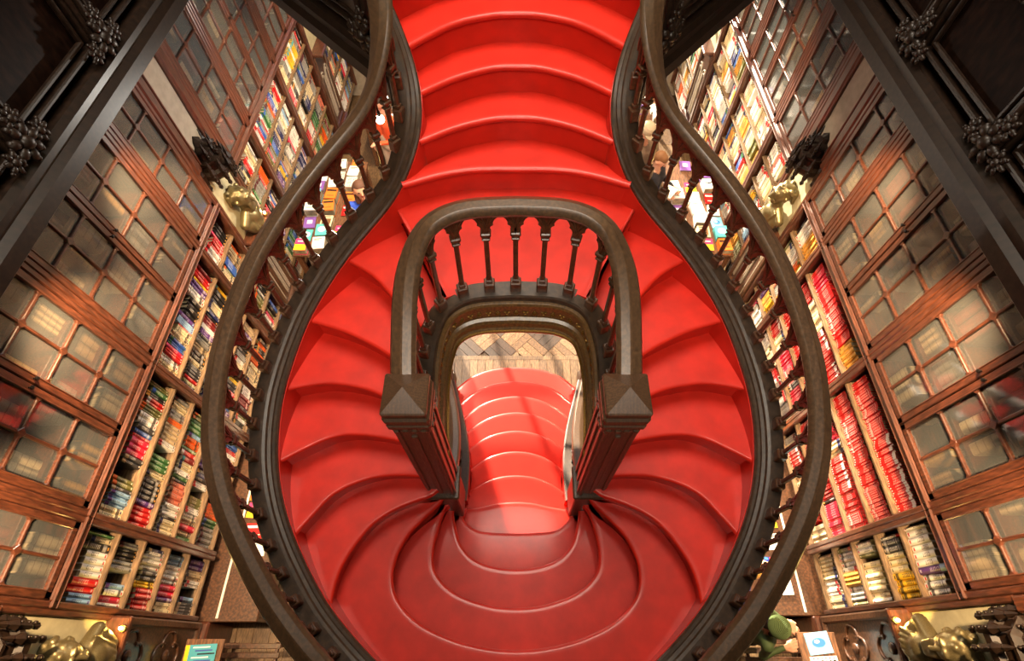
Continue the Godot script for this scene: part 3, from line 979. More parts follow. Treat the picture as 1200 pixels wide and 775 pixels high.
func box_mesh(s: Vector3, cham := 0.003) -> Mesh:
	return cached("box %.3f %.3f %.3f %.3f" % [s.x, s.y, s.z, cham], func() -> Mesh:
		var b := Build.new()
		b.box(Vector3.ZERO, s, Basis.IDENTITY, cham)
		return b.mesh())

func put(called: String, parent: Node3D, at: Vector3, s: Vector3, mt: Material, cham := 0.003) -> MeshInstance3D:
	var o := obj(called, box_mesh(s, cham), mt, parent)
	o.position = at
	return o

func door_mesh(w: float) -> Mesh:
	return cached("door %.3f" % w, func() -> Mesh:
		var b := Build.new()
		var h := ROW_H * 5
		for s in [-1.0, 1.0]:
			b.box(Vector3(0, h * 0.5, s * (w * 0.5 - 0.024)), Vector3(0.034, h + 0.09, 0.048), Basis.IDENTITY, 0.006)
			b.box(Vector3(0, h * 0.5 + s * (h * 0.5 + 0.02), 0), Vector3(0.034, 0.05, w), Basis.IDENTITY, 0.006)
			b.box(Vector3(0.014, h * 0.5, s * (w * 0.5 - 0.046)), Vector3(0.016, h, 0.010), Basis.IDENTITY, 0.003)
		b.box(Vector3(0, h * 0.5, 0), Vector3(0.026, h, 0.022), Basis.IDENTITY, 0.005)
		for k in range(1, 5):
			b.box(Vector3(0, ROW_H * k, 0), Vector3(0.028, 0.022, w - 0.09), Basis.IDENTITY, 0.005)
			b.box(Vector3(0.002, ROW_H * k, 0), Vector3(0.032, 0.05, 0.05), Basis(Vector3.RIGHT, PI / 4), 0.004)
			for s in [-1.0, 1.0]:
				b.box(Vector3(0.002, ROW_H * k, s * (w * 0.5 - 0.048)), Vector3(0.028, 0.04, 0.04), Basis(Vector3.RIGHT, PI / 4), 0.004)
		return b.mesh())

func bookcase(q: int, z0: float, z1: float, doors: int, shelves: int, label: String) -> void:
	var w := z0 - z1
	var t := thing("bookcase", label, "bookcase", Vector3(wx(q), 0, (z0 + z1) * 0.5), 0.0 if q == 0 else PI, "glazed bookcases along the walls")
	var yb: float = SHELVES[shelves - 1] - 0.04
	var top := 4.17
	var h := top - yb
	for s in [-1.0, 1.0]:
		put("side_panel", t, Vector3(-0.17, yb + h * 0.5, s * (w * 0.5 - 0.012)), Vector3(0.34, h, 0.02), M.case_v)
		put("stile", t, Vector3(0.0, yb + h * 0.5, s * (w * 0.5 - 0.021)), Vector3(0.05, h, 0.042), M.case_v, 0.008)
	put("back_panel", t, Vector3(-0.335, yb + (2.3 - yb) * 0.5, 0), Vector3(0.015, 2.3 - yb, w - 0.04), M.shelf_back)
	put("back_panel", t, Vector3(-0.335, (2.3 + top) * 0.5, 0), Vector3(0.015, top - 2.3, w - 0.04), M.case_v)
	put("shelf_board", t, Vector3(-0.17, 2.30, 0), Vector3(0.34, 0.03, w - 0.04), M.case)
	put("middle_rail", t, Vector3(0.002, 2.325, 0), Vector3(0.05, 0.085, w - 0.08), M.case, 0.008)
	put("rail_moulding", t, Vector3(0.028, 2.345, 0), Vector3(0.022, 0.022, w), M.case, 0.008)
	put("rail_moulding", t, Vector3(0.022, 2.29, 0), Vector3(0.014, 0.014, w), M.case, 0.005)
	put("top_rail", t, Vector3(0.0, 4.15, 0), Vector3(0.06, 0.06, w), M.case, 0.008)
	for k in shelves:
		put("shelf_board", t, Vector3(-0.165, SHELVES[k] - 0.011, 0), Vector3(0.32, 0.022, w - 0.045), M.shelf, 0.003)
	for k in range(1, 5):
		put("shelf_board", t, Vector3(-0.18, GLASS_Y + ROW_H * k - 0.01, 0), Vector3(0.27, 0.02, w - 0.045), M.case_v, 0.003)
	var dw := (w - 0.084) / doors
	for k in doors:
		var zc := -w * 0.5 + 0.042 + dw * (k + 0.5)
		var d := obj("door", door_mesh(dw - 0.006), M.case_v, t)
		d.position = Vector3(0.006, GLASS_Y, zc)
		for r in 5:
			for c in [-1.0, 1.0]:
				var p := obj("pane", box_mesh(Vector3(0.004, ROW_H - 0.02, (dw - 0.11) * 0.5), 0.0), M.pane, d)
				p.position = Vector3(-0.004, ROW_H * (r + 0.5), c * (dw - 0.09) * 0.25)
				p.rotation = Vector3(0, rng.randf_range(-0.012, 0.012), rng.randf_range(-0.012, 0.012))
		if doors == 2:
			var kb := obj("knob", cached("knob", func() -> Mesh:
				var b := Build.new()
				b.lathe(Vector3.ZERO, [[0.0, 0.03], [0.012, 0.026], [0.014, 0.018], [0.006, 0.008], [0.006, 0.0]], 10, Basis(Vector3.FORWARD, PI / 2))
				return b.mesh()), M.iron, d)
			kb.position = Vector3(0.017, ROW_H * 2.3, (dw * 0.5 - 0.03) * (1.0 if k == 0 else -1.0))

# ---- books
const BOOK_TONES := [
	["red", Color(0.74, 0.08, 0.09)], ["dark red", Color(0.45, 0.07, 0.09)], ["crimson", Color(0.80, 0.10, 0.22)], ["white", Color(0.90, 0.88, 0.83)],
	["cream", Color(0.86, 0.79, 0.62)], ["black", Color(0.09, 0.085, 0.085)], ["charcoal", Color(0.20, 0.20, 0.21)], ["navy", Color(0.10, 0.14, 0.32)],
	["blue", Color(0.20, 0.36, 0.66)], ["pale blue", Color(0.56, 0.70, 0.80)], ["teal", Color(0.14, 0.44, 0.46)], ["green", Color(0.22, 0.42, 0.22)],
	["olive", Color(0.40, 0.40, 0.20)], ["yellow", Color(0.90, 0.72, 0.18)], ["ochre", Color(0.80, 0.58, 0.24)], ["orange", Color(0.88, 0.38, 0.13)],
	["salmon", Color(0.85, 0.48, 0.38)], ["pink", Color(0.84, 0.30, 0.46)], ["purple", Color(0.34, 0.19, 0.46)], ["brown", Color(0.38, 0.22, 0.14)],
	["grey", Color(0.58, 0.57, 0.54)], ["beige", Color(0.74, 0.65, 0.50)], ["turquoise", Color(0.30, 0.66, 0.68)], ["maroon", Color(0.32, 0.09, 0.12)]]
const OLD_TONES := [["tan", Color(0.66, 0.52, 0.36)], ["pale tan", Color(0.74, 0.62, 0.45)], ["brown", Color(0.42, 0.29, 0.19)], ["grey", Color(0.50, 0.47, 0.42)], ["parchment", Color(0.78, 0.70, 0.55)], ["dull red", Color(0.48, 0.22, 0.16)], ["dark brown", Color(0.28, 0.20, 0.15)], ["ochre", Color(0.70, 0.52, 0.26)], ["buff", Color(0.70, 0.60, 0.46)]]
const DESIGNS := 72      # three prints of each tone
const COLS := 9
var atlas: ImageTexture
var book_mat: StandardMaterial3D
var page_mat: StandardMaterial3D

func make_book_print() -> void:
	# spine prints: title, author and publisher's band on each spine
	var cw := 56
	var ch := 120
	var im := Image.create(COLS * cw, 9 * ch, false, Image.FORMAT_RGB8)
	var r := RandomNumberGenerator.new()
	r.seed = 77
	for d in DESIGNS:
		var base: Color = BOOK_TONES[d % 24][1]
		var ox := (d % COLS) * cw
		var oy := (d / COLS) * ch
		im.fill_rect(Rect2i(ox, oy, cw, ch), base)
		var ink := (Color(0.93, 0.91, 0.86) if base.get_luminance() < 0.45 else Color(0.13, 0.10, 0.10)).lerp(base, 0.25)
		var second: Color = BOOK_TONES[(d * 7 + 3) % 24][1]
		var style := d / 24
		if style == 1:
			im.fill_rect(Rect2i(ox, oy + 4, cw, 22), second)
		elif style == 2:
			im.fill_rect(Rect2i(ox, oy + 86, cw, 16), ink.lerp(base, 0.1))
			im.fill_rect(Rect2i(ox, oy + 18, cw, 3), ink)
		# letters running up the spine
		var y := oy + 30
		var endy := oy + 30 + 34 + r.randi() % 20
		while y < endy:
			var lh := 3 + r.randi() % 4
			im.fill_rect(Rect2i(ox + 18, y, 4, lh), ink)
			im.fill_rect(Rect2i(ox + 18, y, 18 + r.randi() % 4, 2), ink)
			if r.randf() < 0.6: im.fill_rect(Rect2i(ox + 34, y, 4, lh), ink)
			y += lh + 2
		im.fill_rect(Rect2i(ox + 20, oy + 106, 16, 7), ink if r.randf() < 0.6 else second)
	# worn bindings of the old volumes: raised bands only
	for d in 9:
		im.fill_rect(Rect2i(d * cw, 8 * ch, cw, ch), OLD_TONES[d][1])
		for k in 4: im.fill_rect(Rect2i(d * cw, 8 * ch + 14 + 26 * k, cw, 3), OLD_TONES[d][1].lerp(Color(0.3, 0.2, 0.12), 0.35))
	atlas = ImageTexture.create_from_image(im)
	book_mat = StandardMaterial3D.new()
	book_mat.albedo_texture = atlas
	book_mat.roughness = 0.45
	page_mat = mat(Color(0.84, 0.77, 0.62), 0.85, grain_tex, Vector3(0.4, 0.4, 30))

# unit book: spine at x = 0 facing +x, depth to x = -1, height 0..1, thickness -0.5..0.5
func book_mesh(d: int) -> Mesh:
	return cached("book %d" % d, func() -> Mesh:
		var st := SurfaceTool.new()
		st.begin(Mesh.PRIMITIVE_TRIANGLES)
		var u0 := (d % COLS) / float(COLS)
		var v0 := (d / COLS) / 9.0
		var du := 1.0 / COLS
		var dv := 1.0 / 9.0
		var vert := func(p: Vector3, n: Vector3, a: float, b: float) -> void:
			st.set_normal(n)
			st.set_uv(Vector2(u0 + du * (0.04 + 0.92 * a), v0 + dv * (0.02 + 0.96 * b)))
			st.add_vertex(p)
		var quad := func(p: Array, n: Array, uv: Array) -> void:
			var flip: bool = (p[1] - p[0]).cross(p[2] - p[0]).dot(n[0]) > 0.0
			for k in ([0, 2, 1, 0, 3, 2] if flip else [0, 1, 2, 0, 2, 3]): vert.call(p[k], n[k], uv[k].x, uv[k].y)
		# rounded spine
		var prof := [[-0.03, -0.5], [-0.006, -0.36], [0.0, 0.0], [-0.006, 0.36], [-0.03, 0.5]]
		var nor := [Vector3(0.6, 0, -0.8), Vector3(0.9, 0, -0.43), Vector3(1, 0, 0), Vector3(0.9, 0, 0.43), Vector3(0.6, 0, 0.8)]
		for k in 4:
			var a := (k) / 4.0
			var e := (k + 1) / 4.0
			quad.call([Vector3(prof[k][0], 0, prof[k][1]), Vector3(prof[k + 1][0], 0, prof[k + 1][1]), Vector3(prof[k + 1][0], 1, prof[k + 1][1]), Vector3(prof[k][0], 1, prof[k][1])], [nor[k], nor[k + 1], nor[k + 1], nor[k]], [Vector2(a, 1), Vector2(e, 1), Vector2(e, 0), Vector2(a, 0)])
		# boards: plain tone of the cover
		for s in [-1.0, 1.0]:
			var zo: float = 0.5 * s
			var zi: float = 0.40 * s
			var c := [Vector2(0.02, 0.88), Vector2(0.02, 0.86), Vector2(0.06, 0.86), Vector2(0.06, 0.88)]
			var n := Vector3(0, 0, s)
			quad.call([Vector3(-0.03, 0, zo), Vector3(-1, 0, zo), Vector3(-1, 1, zo), Vector3(-0.03, 1, zo)], [n, n, n, n], c)
			quad.call([Vector3(-0.03, 0, zi), Vector3(-1, 0, zi), Vector3(-1, 1, zi), Vector3(-0.03, 1, zi)], [-n, -n, -n, -n], c)
			quad.call([Vector3(-0.03, 1, zo), Vector3(-1, 1, zo), Vector3(-1, 1, zi), Vector3(-0.03, 1, zi)], [UP, UP, UP, UP], c)
			var f := Vector3(-1, 0, 0)
			quad.call([Vector3(-1, 0, zo), Vector3(-1, 0, zi), Vector3(-1, 1, zi), Vector3(-1, 1, zo)], [f, f, f, f], c)
		return st.commit())

func page_mesh() -> Mesh:
	return cached("pages", func() -> Mesh:
		var b := Build.new()
		b.box(Vector3(-0.5, 0.49, 0), Vector3(0.93, 0.95, 0.80))
		return b.mesh())

func fill_shelf(q: int, sec: int, k: int, z0: float, z1: float, y: float, room: float, reds: float) -> void:
	var z := z0 - 0.012
	var style := rng.randf()
	while z > z1 + 0.03:
		var d: int = [0, 0, 1, 3, 3, 4, 5, 6, 7, 8, 9, 11, 12, 13, 15, 16, 18, 20, 21, 4, 2, 3, 5, 3, 3, 20, 5, 4][rng.randi() % 28]
		d += 24 * (rng.randi() % 3)
		var run := 1 + (rng.randi() % 4 if rng.randf() < 0.55 else rng.randi() % 2)
		var th := rng.randf_range(0.018, 0.05)
		var hh := minf(rng.randf_range(0.20, 0.275), room)
		if rng.randf() < reds:
			d = [0, 0, 24, 48, 2][rng.randi() % 5]
			run = 8 + rng.randi() % 12
			th = rng.randf_range(0.013, 0.021)
			hh = minf(0.21, room)
		elif q == 1 and rng.randf() < 0.45:
			d = [3, 4, 27, 51, 28, 14][rng.randi() % 6]
			run = 2 + rng.randi() % 5
		if rng.randf() < 0.03: z -= rng.randf_range(0.03, 0.10)
		var dep := rng.randf_range(0.13, 0.19)
		for i in run:
			var t2 := th * rng.randf_range(0.92, 1.08)
			if z - t2 < z1 + 0.02: break
			books.append({"q": q, "sec": sec, "k": k, "d": d, "z": z - t2 * 0.5, "y": y, "s": Vector3(dep, hh * rng.randf_range(0.985, 1.0), t2), "in": rng.randf_range(0.035, 0.055), "lean": 0.0})
			z -= t2 + 0.0012
		if z < z1 + 0.02: break

const SECTION_NAMES := ["narrow case", "wide case", "next wide case", "case before the pilaster", "case after the pilaster", "far double case", "far end case", "street-front case"]
const SHELF_NAMES := ["top open shelf", "second open shelf", "third open shelf", "fourth open shelf", "fifth open shelf", "bottom open shelf"]
const WALL_NAMES := ["mixed-colour wall", "wall of red paperbacks"]

func sections(q: int) -> Array:
	var o := -0.05 * q
	return [[-0.22 + o, -0.77 + o, 1, 5], [-0.77 + o, -1.95 + o, 2, 5], [-1.95 + o, -3.14 + o, 2, 6], [-3.14 + o, -3.69 + o, 1, 6], [-4.20 + o, -4.86 + o, 1, 6], [-4.86 + o, -6.03 + o, 2, 6], [-6.03 + o, -7.20 + o, 2, 6], [-7.70 + o, -8.80 + o, 2, 6]]

func make_bookcases() -> void:
	make_book_print()
	for q in 2:
		var sec := sections(q)
		for i in sec.size():
			bookcase(q, sec[i][0], sec[i][1], sec[i][2], sec[i][3], "glazed mahogany bookcase over open shelves, %s of the %s" % [SECTION_NAMES[i], WALL_NAMES[q]])
			for k in sec[i][3]:
				var room: float = (2.28 if k == 0 else SHELVES[k - 1] - 0.03) - SHELVES[k] - 0.025
				var reds := 0.0
				if q == 1 and (i == 1 or i == 2): reds = [0.75, 0.8, 0.7, 0.6, 0.15, 0.1][k]
				fill_shelf(q, i, k, sec[i][0] - 0.03, sec[i][1] + 0.03, SHELVES[k], room, reds)
			# old volumes behind the glass
			for k in 5:
				var z: float = sec[i][0] - 0.07
				while z > sec[i][1] + 0.12:
					var th := rng.randf_range(0.035, 0.085)
					var run := 1 + rng.randi() % 3
					var d: int = 72 + [0, 1, 4, 8, 2, 3, 0, 1, 5, 6, 7, 8][rng.randi() % 12]
					var hh := rng.randf_range(0.20, 0.29)
					var dep := rng.randf_range(0.14, 0.2)
					for j in run:
						if z - th < sec[i][1] + 0.05: break
						books.append({"q": q, "sec": i, "k": 10 + k, "d": d, "z": z - th * 0.5, "y": GLASS_Y + ROW_H * k + (0.0 if k else -0.1), "s": Vector3(dep, hh, th), "in": 0.075, "lean": 0.0})
						z -= th + 0.002
					z -= rng.randf_range(0.05, 0.28)
	place_books()

func ordinal(n: int) -> String:
	if n % 100 in [11, 12, 13]: return "%dth" % n
	return "%d%s" % [n, ["th", "st", "nd", "rd", "th", "th", "th", "th", "th", "th"][n % 10]]

func place_books() -> void:
	# the books that show largest stand as things, the rest are one object
	var cam := Vector3(0, 6, 0)
	var count := {}
	for k in books.size():
		var b: Dictionary = books[k]
		var row := "%d %d %d" % [b.q, b.sec, b.k]
		count[row] = count.get(row, 0) + 1
		b["n"] = count[row]
		var p := Vector3(wx(b.q), b.y + b.s.y * 0.5, b.z)
		var d := p - cam
		b["score"] = b.s.y * b.s.z / d.length_squared() * absf(d.normalized().x)
		var f := Vector3(0, -0.852, -0.523)
		var dep := d.dot(f)
		var u := d.x / dep * 610.0
		var v := d.dot(Vector3(0, 0.523, -0.852)) / dep * 610.0
		# out of the frame, hidden by the gallery edge or behind the stair
		if absf(u) > 615.0 or absf(v) > 395.0: b["score"] = 0.0
		if absf(u) < 350.0 and b.z > -3.2: b["score"] *= 0.25
	var order := range(books.size())
	order.sort_custom(func(i: int, j: int) -> bool: return books[i].score > books[j].score)
	var n_open := 0
	var n_old := 0
	var rest := SurfaceTool.new()
	rest.begin(Mesh.PRIMITIVE_TRIANGLES)
	var rest_pages := SurfaceTool.new()
	rest_pages.begin(Mesh.PRIMITIVE_TRIANGLES)
	for i in order:
		var b: Dictionary = books[i]
		var bs := Basis.IDENTITY if b.q == 0 else Basis(UP, PI)
		var at := Vector3(wx(b.q), b.y, b.z) + bs * Vector3(-b["in"], 0, 0)
		var tone: String = BOOK_TONES[b.d % 24][0] if b.d < 72 else OLD_TONES[b.d - 72][0]
		var old: bool = b.k >= 10
		if b.score > 0.0 and (n_old < 160 if old else n_open < 300):
			if old: n_old += 1
			else: n_open += 1
			var size: String = "thick" if b.s.z > 0.034 else ("slim" if b.s.z < 0.021 else "mid-sized")
			var style: String = ["", " head-banded", " foot-banded"][b.d / 24 if b.d < 72 else 0]
			var label: String
			var group: String
			if old:
				label = "old %s%s volume, %s behind glass row %s, %s, %s" % [tone, style, ordinal(b.n), ["one", "two", "three", "four", "five"][b.k - 10], SECTION_NAMES[b.sec], ["mixed wall", "red wall"][b.q]]
				group = "old volumes behind glass, %s of the %s, row %d" % [SECTION_NAMES[b.sec], WALL_NAMES[b.q], b.k - 9]
			else:
				label = "%s %s%s book %s along %s, %s, %s" % [size, tone, style, ordinal(b.n), SHELF_NAMES[b.k], SECTION_NAMES[b.sec], ["mixed wall", "red wall"][b.q]]
				group = "books on the %s, %s of the %s" % [SHELF_NAMES[b.k], SECTION_NAMES[b.sec], WALL_NAMES[b.q]]
			var o := obj("old_volume" if old else "book", book_mesh(b.d), book_mat)
			o.transform = Transform3D(bs * Basis.from_scale(b.s), at)
			tag(o, label, "book", group)
			obj("page_block", page_mesh(), page_mat, o)
		else:
			var tr := Transform3D(bs * Basis.from_scale(b.s), at)
			rest.append_from(book_mesh(b.d), 0, tr)
			rest_pages.append_from(page_mesh(), 0, tr)
	var r := obj("shelved_books", rest.commit(), book_mat)
	tag(r, "remaining packed rows of mixed books on the further and hidden shelves", "books", "", "stuff")
	obj("page_blocks", rest_pages.commit(), page_mat, r).set_meta("kind", "stuff")

# ------------------------------------------------------------------ figures: smooth skin round a skeleton
# bones: [a, b, radius at a, radius at b, colour]; a closed surface through the joined field
func flesh(bones: Array, cell: float, soft: float) -> ArrayMesh:
	var lo := Vector3.INF
	var hi := -Vector3.INF
	for b in bones:
		var r: float = maxf(b[2], b[3])
		for p in [b[0], b[1]]:
			lo = lo.min(p - Vector3.ONE * (r + 3 * cell))
			hi = hi.max(p + Vector3.ONE * (r + 3 * cell))
	var n := Vector3i(((hi - lo) / cell).ceil()) + Vector3i.ONE
	var f := PackedFloat32Array()
	f.resize(n.x * n.y * n.z)
	f.fill(1.0)
	for b in bones:
		var a: Vector3 = b[0]
		var d: Vector3 = b[1] - a
		var dd := maxf(d.length_squared(), 1e-9)
		var r0: float = b[2]
		var dr: float = b[3] - r0
		var m := Vector3.ONE * (maxf(b[2], b[3]) + soft + 2 * cell)
		var i0 := Vector3i(((a.min(b[1]) - m - lo) / cell).floor()).max(Vector3i.ZERO)
		var i1 := Vector3i(((a.max(b[1]) + m - lo) / cell).ceil()).min(n - Vector3i.ONE)
		for z in range(i0.z, i1.z + 1):
			for y in range(i0.y, i1.y + 1):
				for x in range(i0.x, i1.x + 1):
					var p := lo + Vector3(x, y, z) * cell
					var t := clampf((p - a).dot(d) / dd, 0.0, 1.0)
					var v := p.distance_to(a + d * t) - r0 - dr * t
					var k := x + n.x * (y + n.y * z)
					var h := maxf(soft - absf(f[k] - v), 0.0) / soft
					f[k] = minf(f[k], v) - h * h * soft * 0.25
	var id := {}
	var pts := PackedVector3Array()
	var off := [0, 1, n.x, n.x + 1, n.x * n.y, n.x * n.y + 1, n.x * n.y + n.x, n.x * n.y + n.x + 1]
	var cor := [Vector3(0, 0, 0), Vector3(1, 0, 0), Vector3(0, 1, 0), Vector3(1, 1, 0), Vector3(0, 0, 1), Vector3(1, 0, 1), Vector3(0, 1, 1), Vector3(1, 1, 1)]
	var edges := [[0, 1], [2, 3], [4, 5], [6, 7], [0, 2], [1, 3], [4, 6], [5, 7], [0, 4], [1, 5], [2, 6], [3, 7]]
	for z in n.z - 1:
		for y in n.y - 1:
			for x in n.x - 1:
				var k := x + n.x * (y + n.y * z)
				var ins := 0
				for c in 8:
					if f[k + off[c]] < 0.0: ins += 1
				if ins == 0 or ins == 8: continue
				var s := Vector3.ZERO
				var cnt := 0
				for e in edges:
					var fa := f[k + off[e[0]]]
					var fb := f[k + off[e[1]]]
					if (fa < 0.0) != (fb < 0.0):
						s += cor[e[0]].lerp(cor[e[1]], fa / (fa - fb))
						cnt += 1
				id[k] = pts.size()
				pts.append(lo + (Vector3(x, y, z) + s / cnt) * cell)
	var cols := PackedColorArray()
	for p in pts:
		var best := INF
		var bc := Color.WHITE
		for b in bones:
			var d: Vector3 = b[1] - b[0]
			var t := clampf((p - b[0]).dot(d) / maxf(d.length_squared(), 1e-9), 0.0, 1.0)
			var v: float = p.distance_to(b[0] + d * t) - lerpf(b[2], b[3], t)
			if v < best:
				best = v
				bc = b[4]
		cols.append(bc)
	var st := SurfaceTool.new()
	st.begin(Mesh.PRIMITIVE_TRIANGLES)
	st.set_smooth_group(0)
	for i in pts.size():
		st.set_color(cols[i])
		st.add_vertex(pts[i])
	for k in id:
		var x: int = k % n.x
		var y: int = (k / n.x) % n.y
		var z: int = k / (n.x * n.y)
		for ax in 3:
			var step: int = [1, n.x, n.x * n.y][ax]
			var u: int = [n.x, n.x * n.y, 1][ax]
			var w: int = [n.x * n.y, 1, n.x][ax]
			if (ax == 0 and (y == 0 or z == 0)) or (ax == 1 and (z == 0 or x == 0)) or (ax == 2 and (x == 0 or y == 0)): continue
			var fa := f[k]
			var fb := f[k + step]
			if (fa < 0.0) == (fb < 0.0): continue
			if not (id.has(k - u) and id.has(k - w) and id.has(k - u - w)): continue
			var q := [id[k], id[k - u], id[k - u - w], id[k - w]]
			if fa < 0.0: q = [q[0], q[3], q[2], q[1]]
			for j in [0, 1, 2, 0, 2, 3]: st.add_index(q[j])
	st.generate_normals()
	return st.commit()

var skin_mat: StandardMaterial3D

func lin(c: Color) -> Color: return c.srgb_to_linear()

# figure facing +z before turning; arms = [elbow, hand] for each side, in figure coordinates scaled by height
func person(label: String, at: Vector3, turn: float, h: float, c: Dictionary, arms: Array, head_down: float, headwear := "") -> Node3D:
	if skin_mat == null:
		skin_mat = StandardMaterial3D.new()
		skin_mat.vertex_color_use_as_albedo = true
		skin_mat.roughness = 0.75
	var t := thing("person", label, "person", at, turn, "visitors on the shop floor")
	var top := lin(c.top)
	var leg := lin(c.leg)
	var skin := lin(c.skin)
	var shoe := lin(c.shoe)
	var B := []
	var add := func(a: Vector3, b: Vector3, r0: float, r1: float, col: Color) -> void: B.append([a * h, b * h, r0 * h, r1 * h, col])
	# torso
	add.call(Vector3(0, 0.53, 0), Vector3(0, 0.60, 0.0), 0.075, 0.072, leg)
	for s in [-1.0, 1.0]:
		add.call(Vector3(0.035 * s, 0.60, 0), Vector3(0.05 * s, 0.74, 0.01), 0.062, 0.066, top)
		add.call(Vector3(0.03 * s, 0.76, 0.0), Vector3(0.105 * s, 0.795, -0.005), 0.05, 0.036, top)
		# leg
		add.call(Vector3(0.05 * s, 0.51, 0), Vector3(0.055 * s, 0.28, 0.012), 0.056, 0.036, leg)
		add.call(Vector3(0.055 * s, 0.28, 0.012), Vector3(0.06 * s, 0.05, -0.01), 0.036, 0.024, leg)
		add.call(Vector3(0.06 * s, 0.024, -0.02), Vector3(0.068 * s, 0.02, 0.085), 0.024, 0.02, shoe)
		var el: Vector3 = arms[0 if s < 0 else 1][0]
		var ha: Vector3 = arms[0 if s < 0 else 1][1]
		add.call(Vector3(0.115 * s, 0.79, 0), el, 0.031, 0.025, top)
		add.call(el, el.lerp(ha, 0.9), 0.025, 0.018, top if c.get("sleeves", true) else skin)
	add.call(Vector3(0, 0.81, -0.005), Vector3(0, 0.86, 0.004), 0.036, 0.032, skin)
	var body := flesh(B, 0.021, 0.03)
	obj("body", body, skin_mat, t)
	# head with a face, on its own finer skin
	var hd := []
	var hp := Vector3(0, 0.925, 0.012) * h
	var tilt := Basis(Vector3.RIGHT, head_down)
	var r := h * 0.055
	var ha2 := func(a: Vector3, b: Vector3, r0: float, r1: float, col: Color) -> void: hd.append([hp + tilt * (a * r), hp + tilt * (b * r), r0 * r, r1 * r, col])
	var hair := lin(c.hair)
	ha2.call(Vector3(0, 0.25, -0.10), Vector3(0, 0.20, 0.15), 0.98, 0.92, skin)
	ha2.call(Vector3(0, -0.45, 0.30), Vector3(0, -0.75, 0.45), 0.66, 0.42, skin)
	ha2.call(Vector3(0, 0.10, 1.02), Vector3(0, -0.22, 1.16), 0.10, 0.16, skin)
	ha2.call(Vector3(-0.16, -0.52, 0.92), Vector3(0.16, -0.52, 0.92), 0.08, 0.08, lin(Color(0.70, 0.32, 0.28)))
	for s in [-1.0, 1.0]:
		ha2.call(Vector3(0.36 * s, 0.10, 0.93), Vector3(0.38 * s, 0.10, 0.95), 0.12, 0.12, lin(Color(0.16, 0.11, 0.09)))
		ha2.call(Vector3(0.95 * s, 0.05, -0.05), Vector3(0.97 * s, -0.2, -0.02), 0.16, 0.12, skin)
	ha2.call(Vector3(0, -0.9, -0.1), Vector3(0, -0.3, -0.1), 0.55, 0.55, skin)
	obj("head", flesh(hd, 0.009, 0.012), skin_mat, t)
	if headwear == "":
		var hb := []
		for e in [[Vector3(0, 0.45, -0.22), Vector3(0, 0.55, 0.18), 0.95, 0.80], [Vector3(0, -0.05, -0.45), Vector3(0, 0.4, -0.3), 0.82, 0.9]]:
			hb.append([hp + tilt * (e[0] * r), hp + tilt * (e[1] * r), e[2] * r, e[3] * r, hair])
		if c.get("long", false):
			for s in [-1.0, 1.0]: hb.append([hp + tilt * (Vector3(0.62 * s, 0.2, -0.3) * r), hp + tilt * (Vector3(0.75 * s, -1.5, -0.35) * r), 0.5 * r, 0.36 * r, hair])
			hb.append([hp + tilt * (Vector3(0, 0.2, -0.6) * r), hp + tilt * (Vector3(0, -1.6, -0.75) * r), 0.6 * r, 0.42 * r, hair])
		obj("hair", flesh(hb, 0.011, 0.02), skin_mat, t)
	else:
		var b := Build.new()
		var bs := tilt
		if headwear == "cap":
			b.lathe(hp + tilt * (Vector3(0, 0.28, -0.05) * r), [[1.10 * r, 0.0], [1.10 * r, 0.30 * r], [0.98 * r, 0.62 * r], [0.7 * r, 0.88 * r], [0.3 * r, 1.0 * r], [0.0, 1.02 * r]], 18, bs)
			var poly := PackedVector2Array()
			for k in 11: poly.append(Vector2(cos(PI * k / 10.0) * 0.95 * r, sin(PI * k / 10.0) * 0.95 * r))
			b.plate(hp + tilt * (Vector3(0, 0.36, 0.75) * r), tilt.x, tilt.z, tilt.y, poly, 0.1 * r)
			obj("cap", b.mesh(), mat(c.hat, 0.8, speck_tex, Vector3(6, 6, 6)), t)
		else:
			# knitted hat: ribs of stitches
			var rows := 16
			for i in rows:
				var a0 := -0.35 + 1.92 * i / rows
				var a1 := -0.35 + 1.92 * (i + 1) / rows
				var pr := [[cos(a0) * 1.20 * r, sin(a0) * 1.28 * r], [cos((a0 + a1) * 0.5) * 1.29 * r, sin((a0 + a1) * 0.5) * 1.36 * r], [cos(a1) * 1.20 * r, sin(a1) * 1.28 * r]]
				b.lathe(hp + tilt * (Vector3(0, 0.18, -0.05) * r), pr, 22, bs, 0.0, 10 + i * 3)
			obj("knitted_hat", b.mesh(), mat(c.hat, 0.95, speck_tex, Vector3(14, 14, 14)), t)
			var hb := []
			for s in [-1.0, 1.0]: hb.append([hp + tilt * (Vector3(0.75 * s, -0.1, -0.1) * r), hp + tilt * (Vector3(0.8 * s, -1.2, -0.1) * r), 0.36 * r, 0.26 * r, hair])
			hb.append([hp + tilt * (Vector3(0, -0.2, -0.55) * r), hp + tilt * (Vector3(0, -1.2, -0.7) * r), 0.6 * r, 0.4 * r, hair])
			obj("hair", flesh(hb, 0.011, 0.02), skin_mat, t)
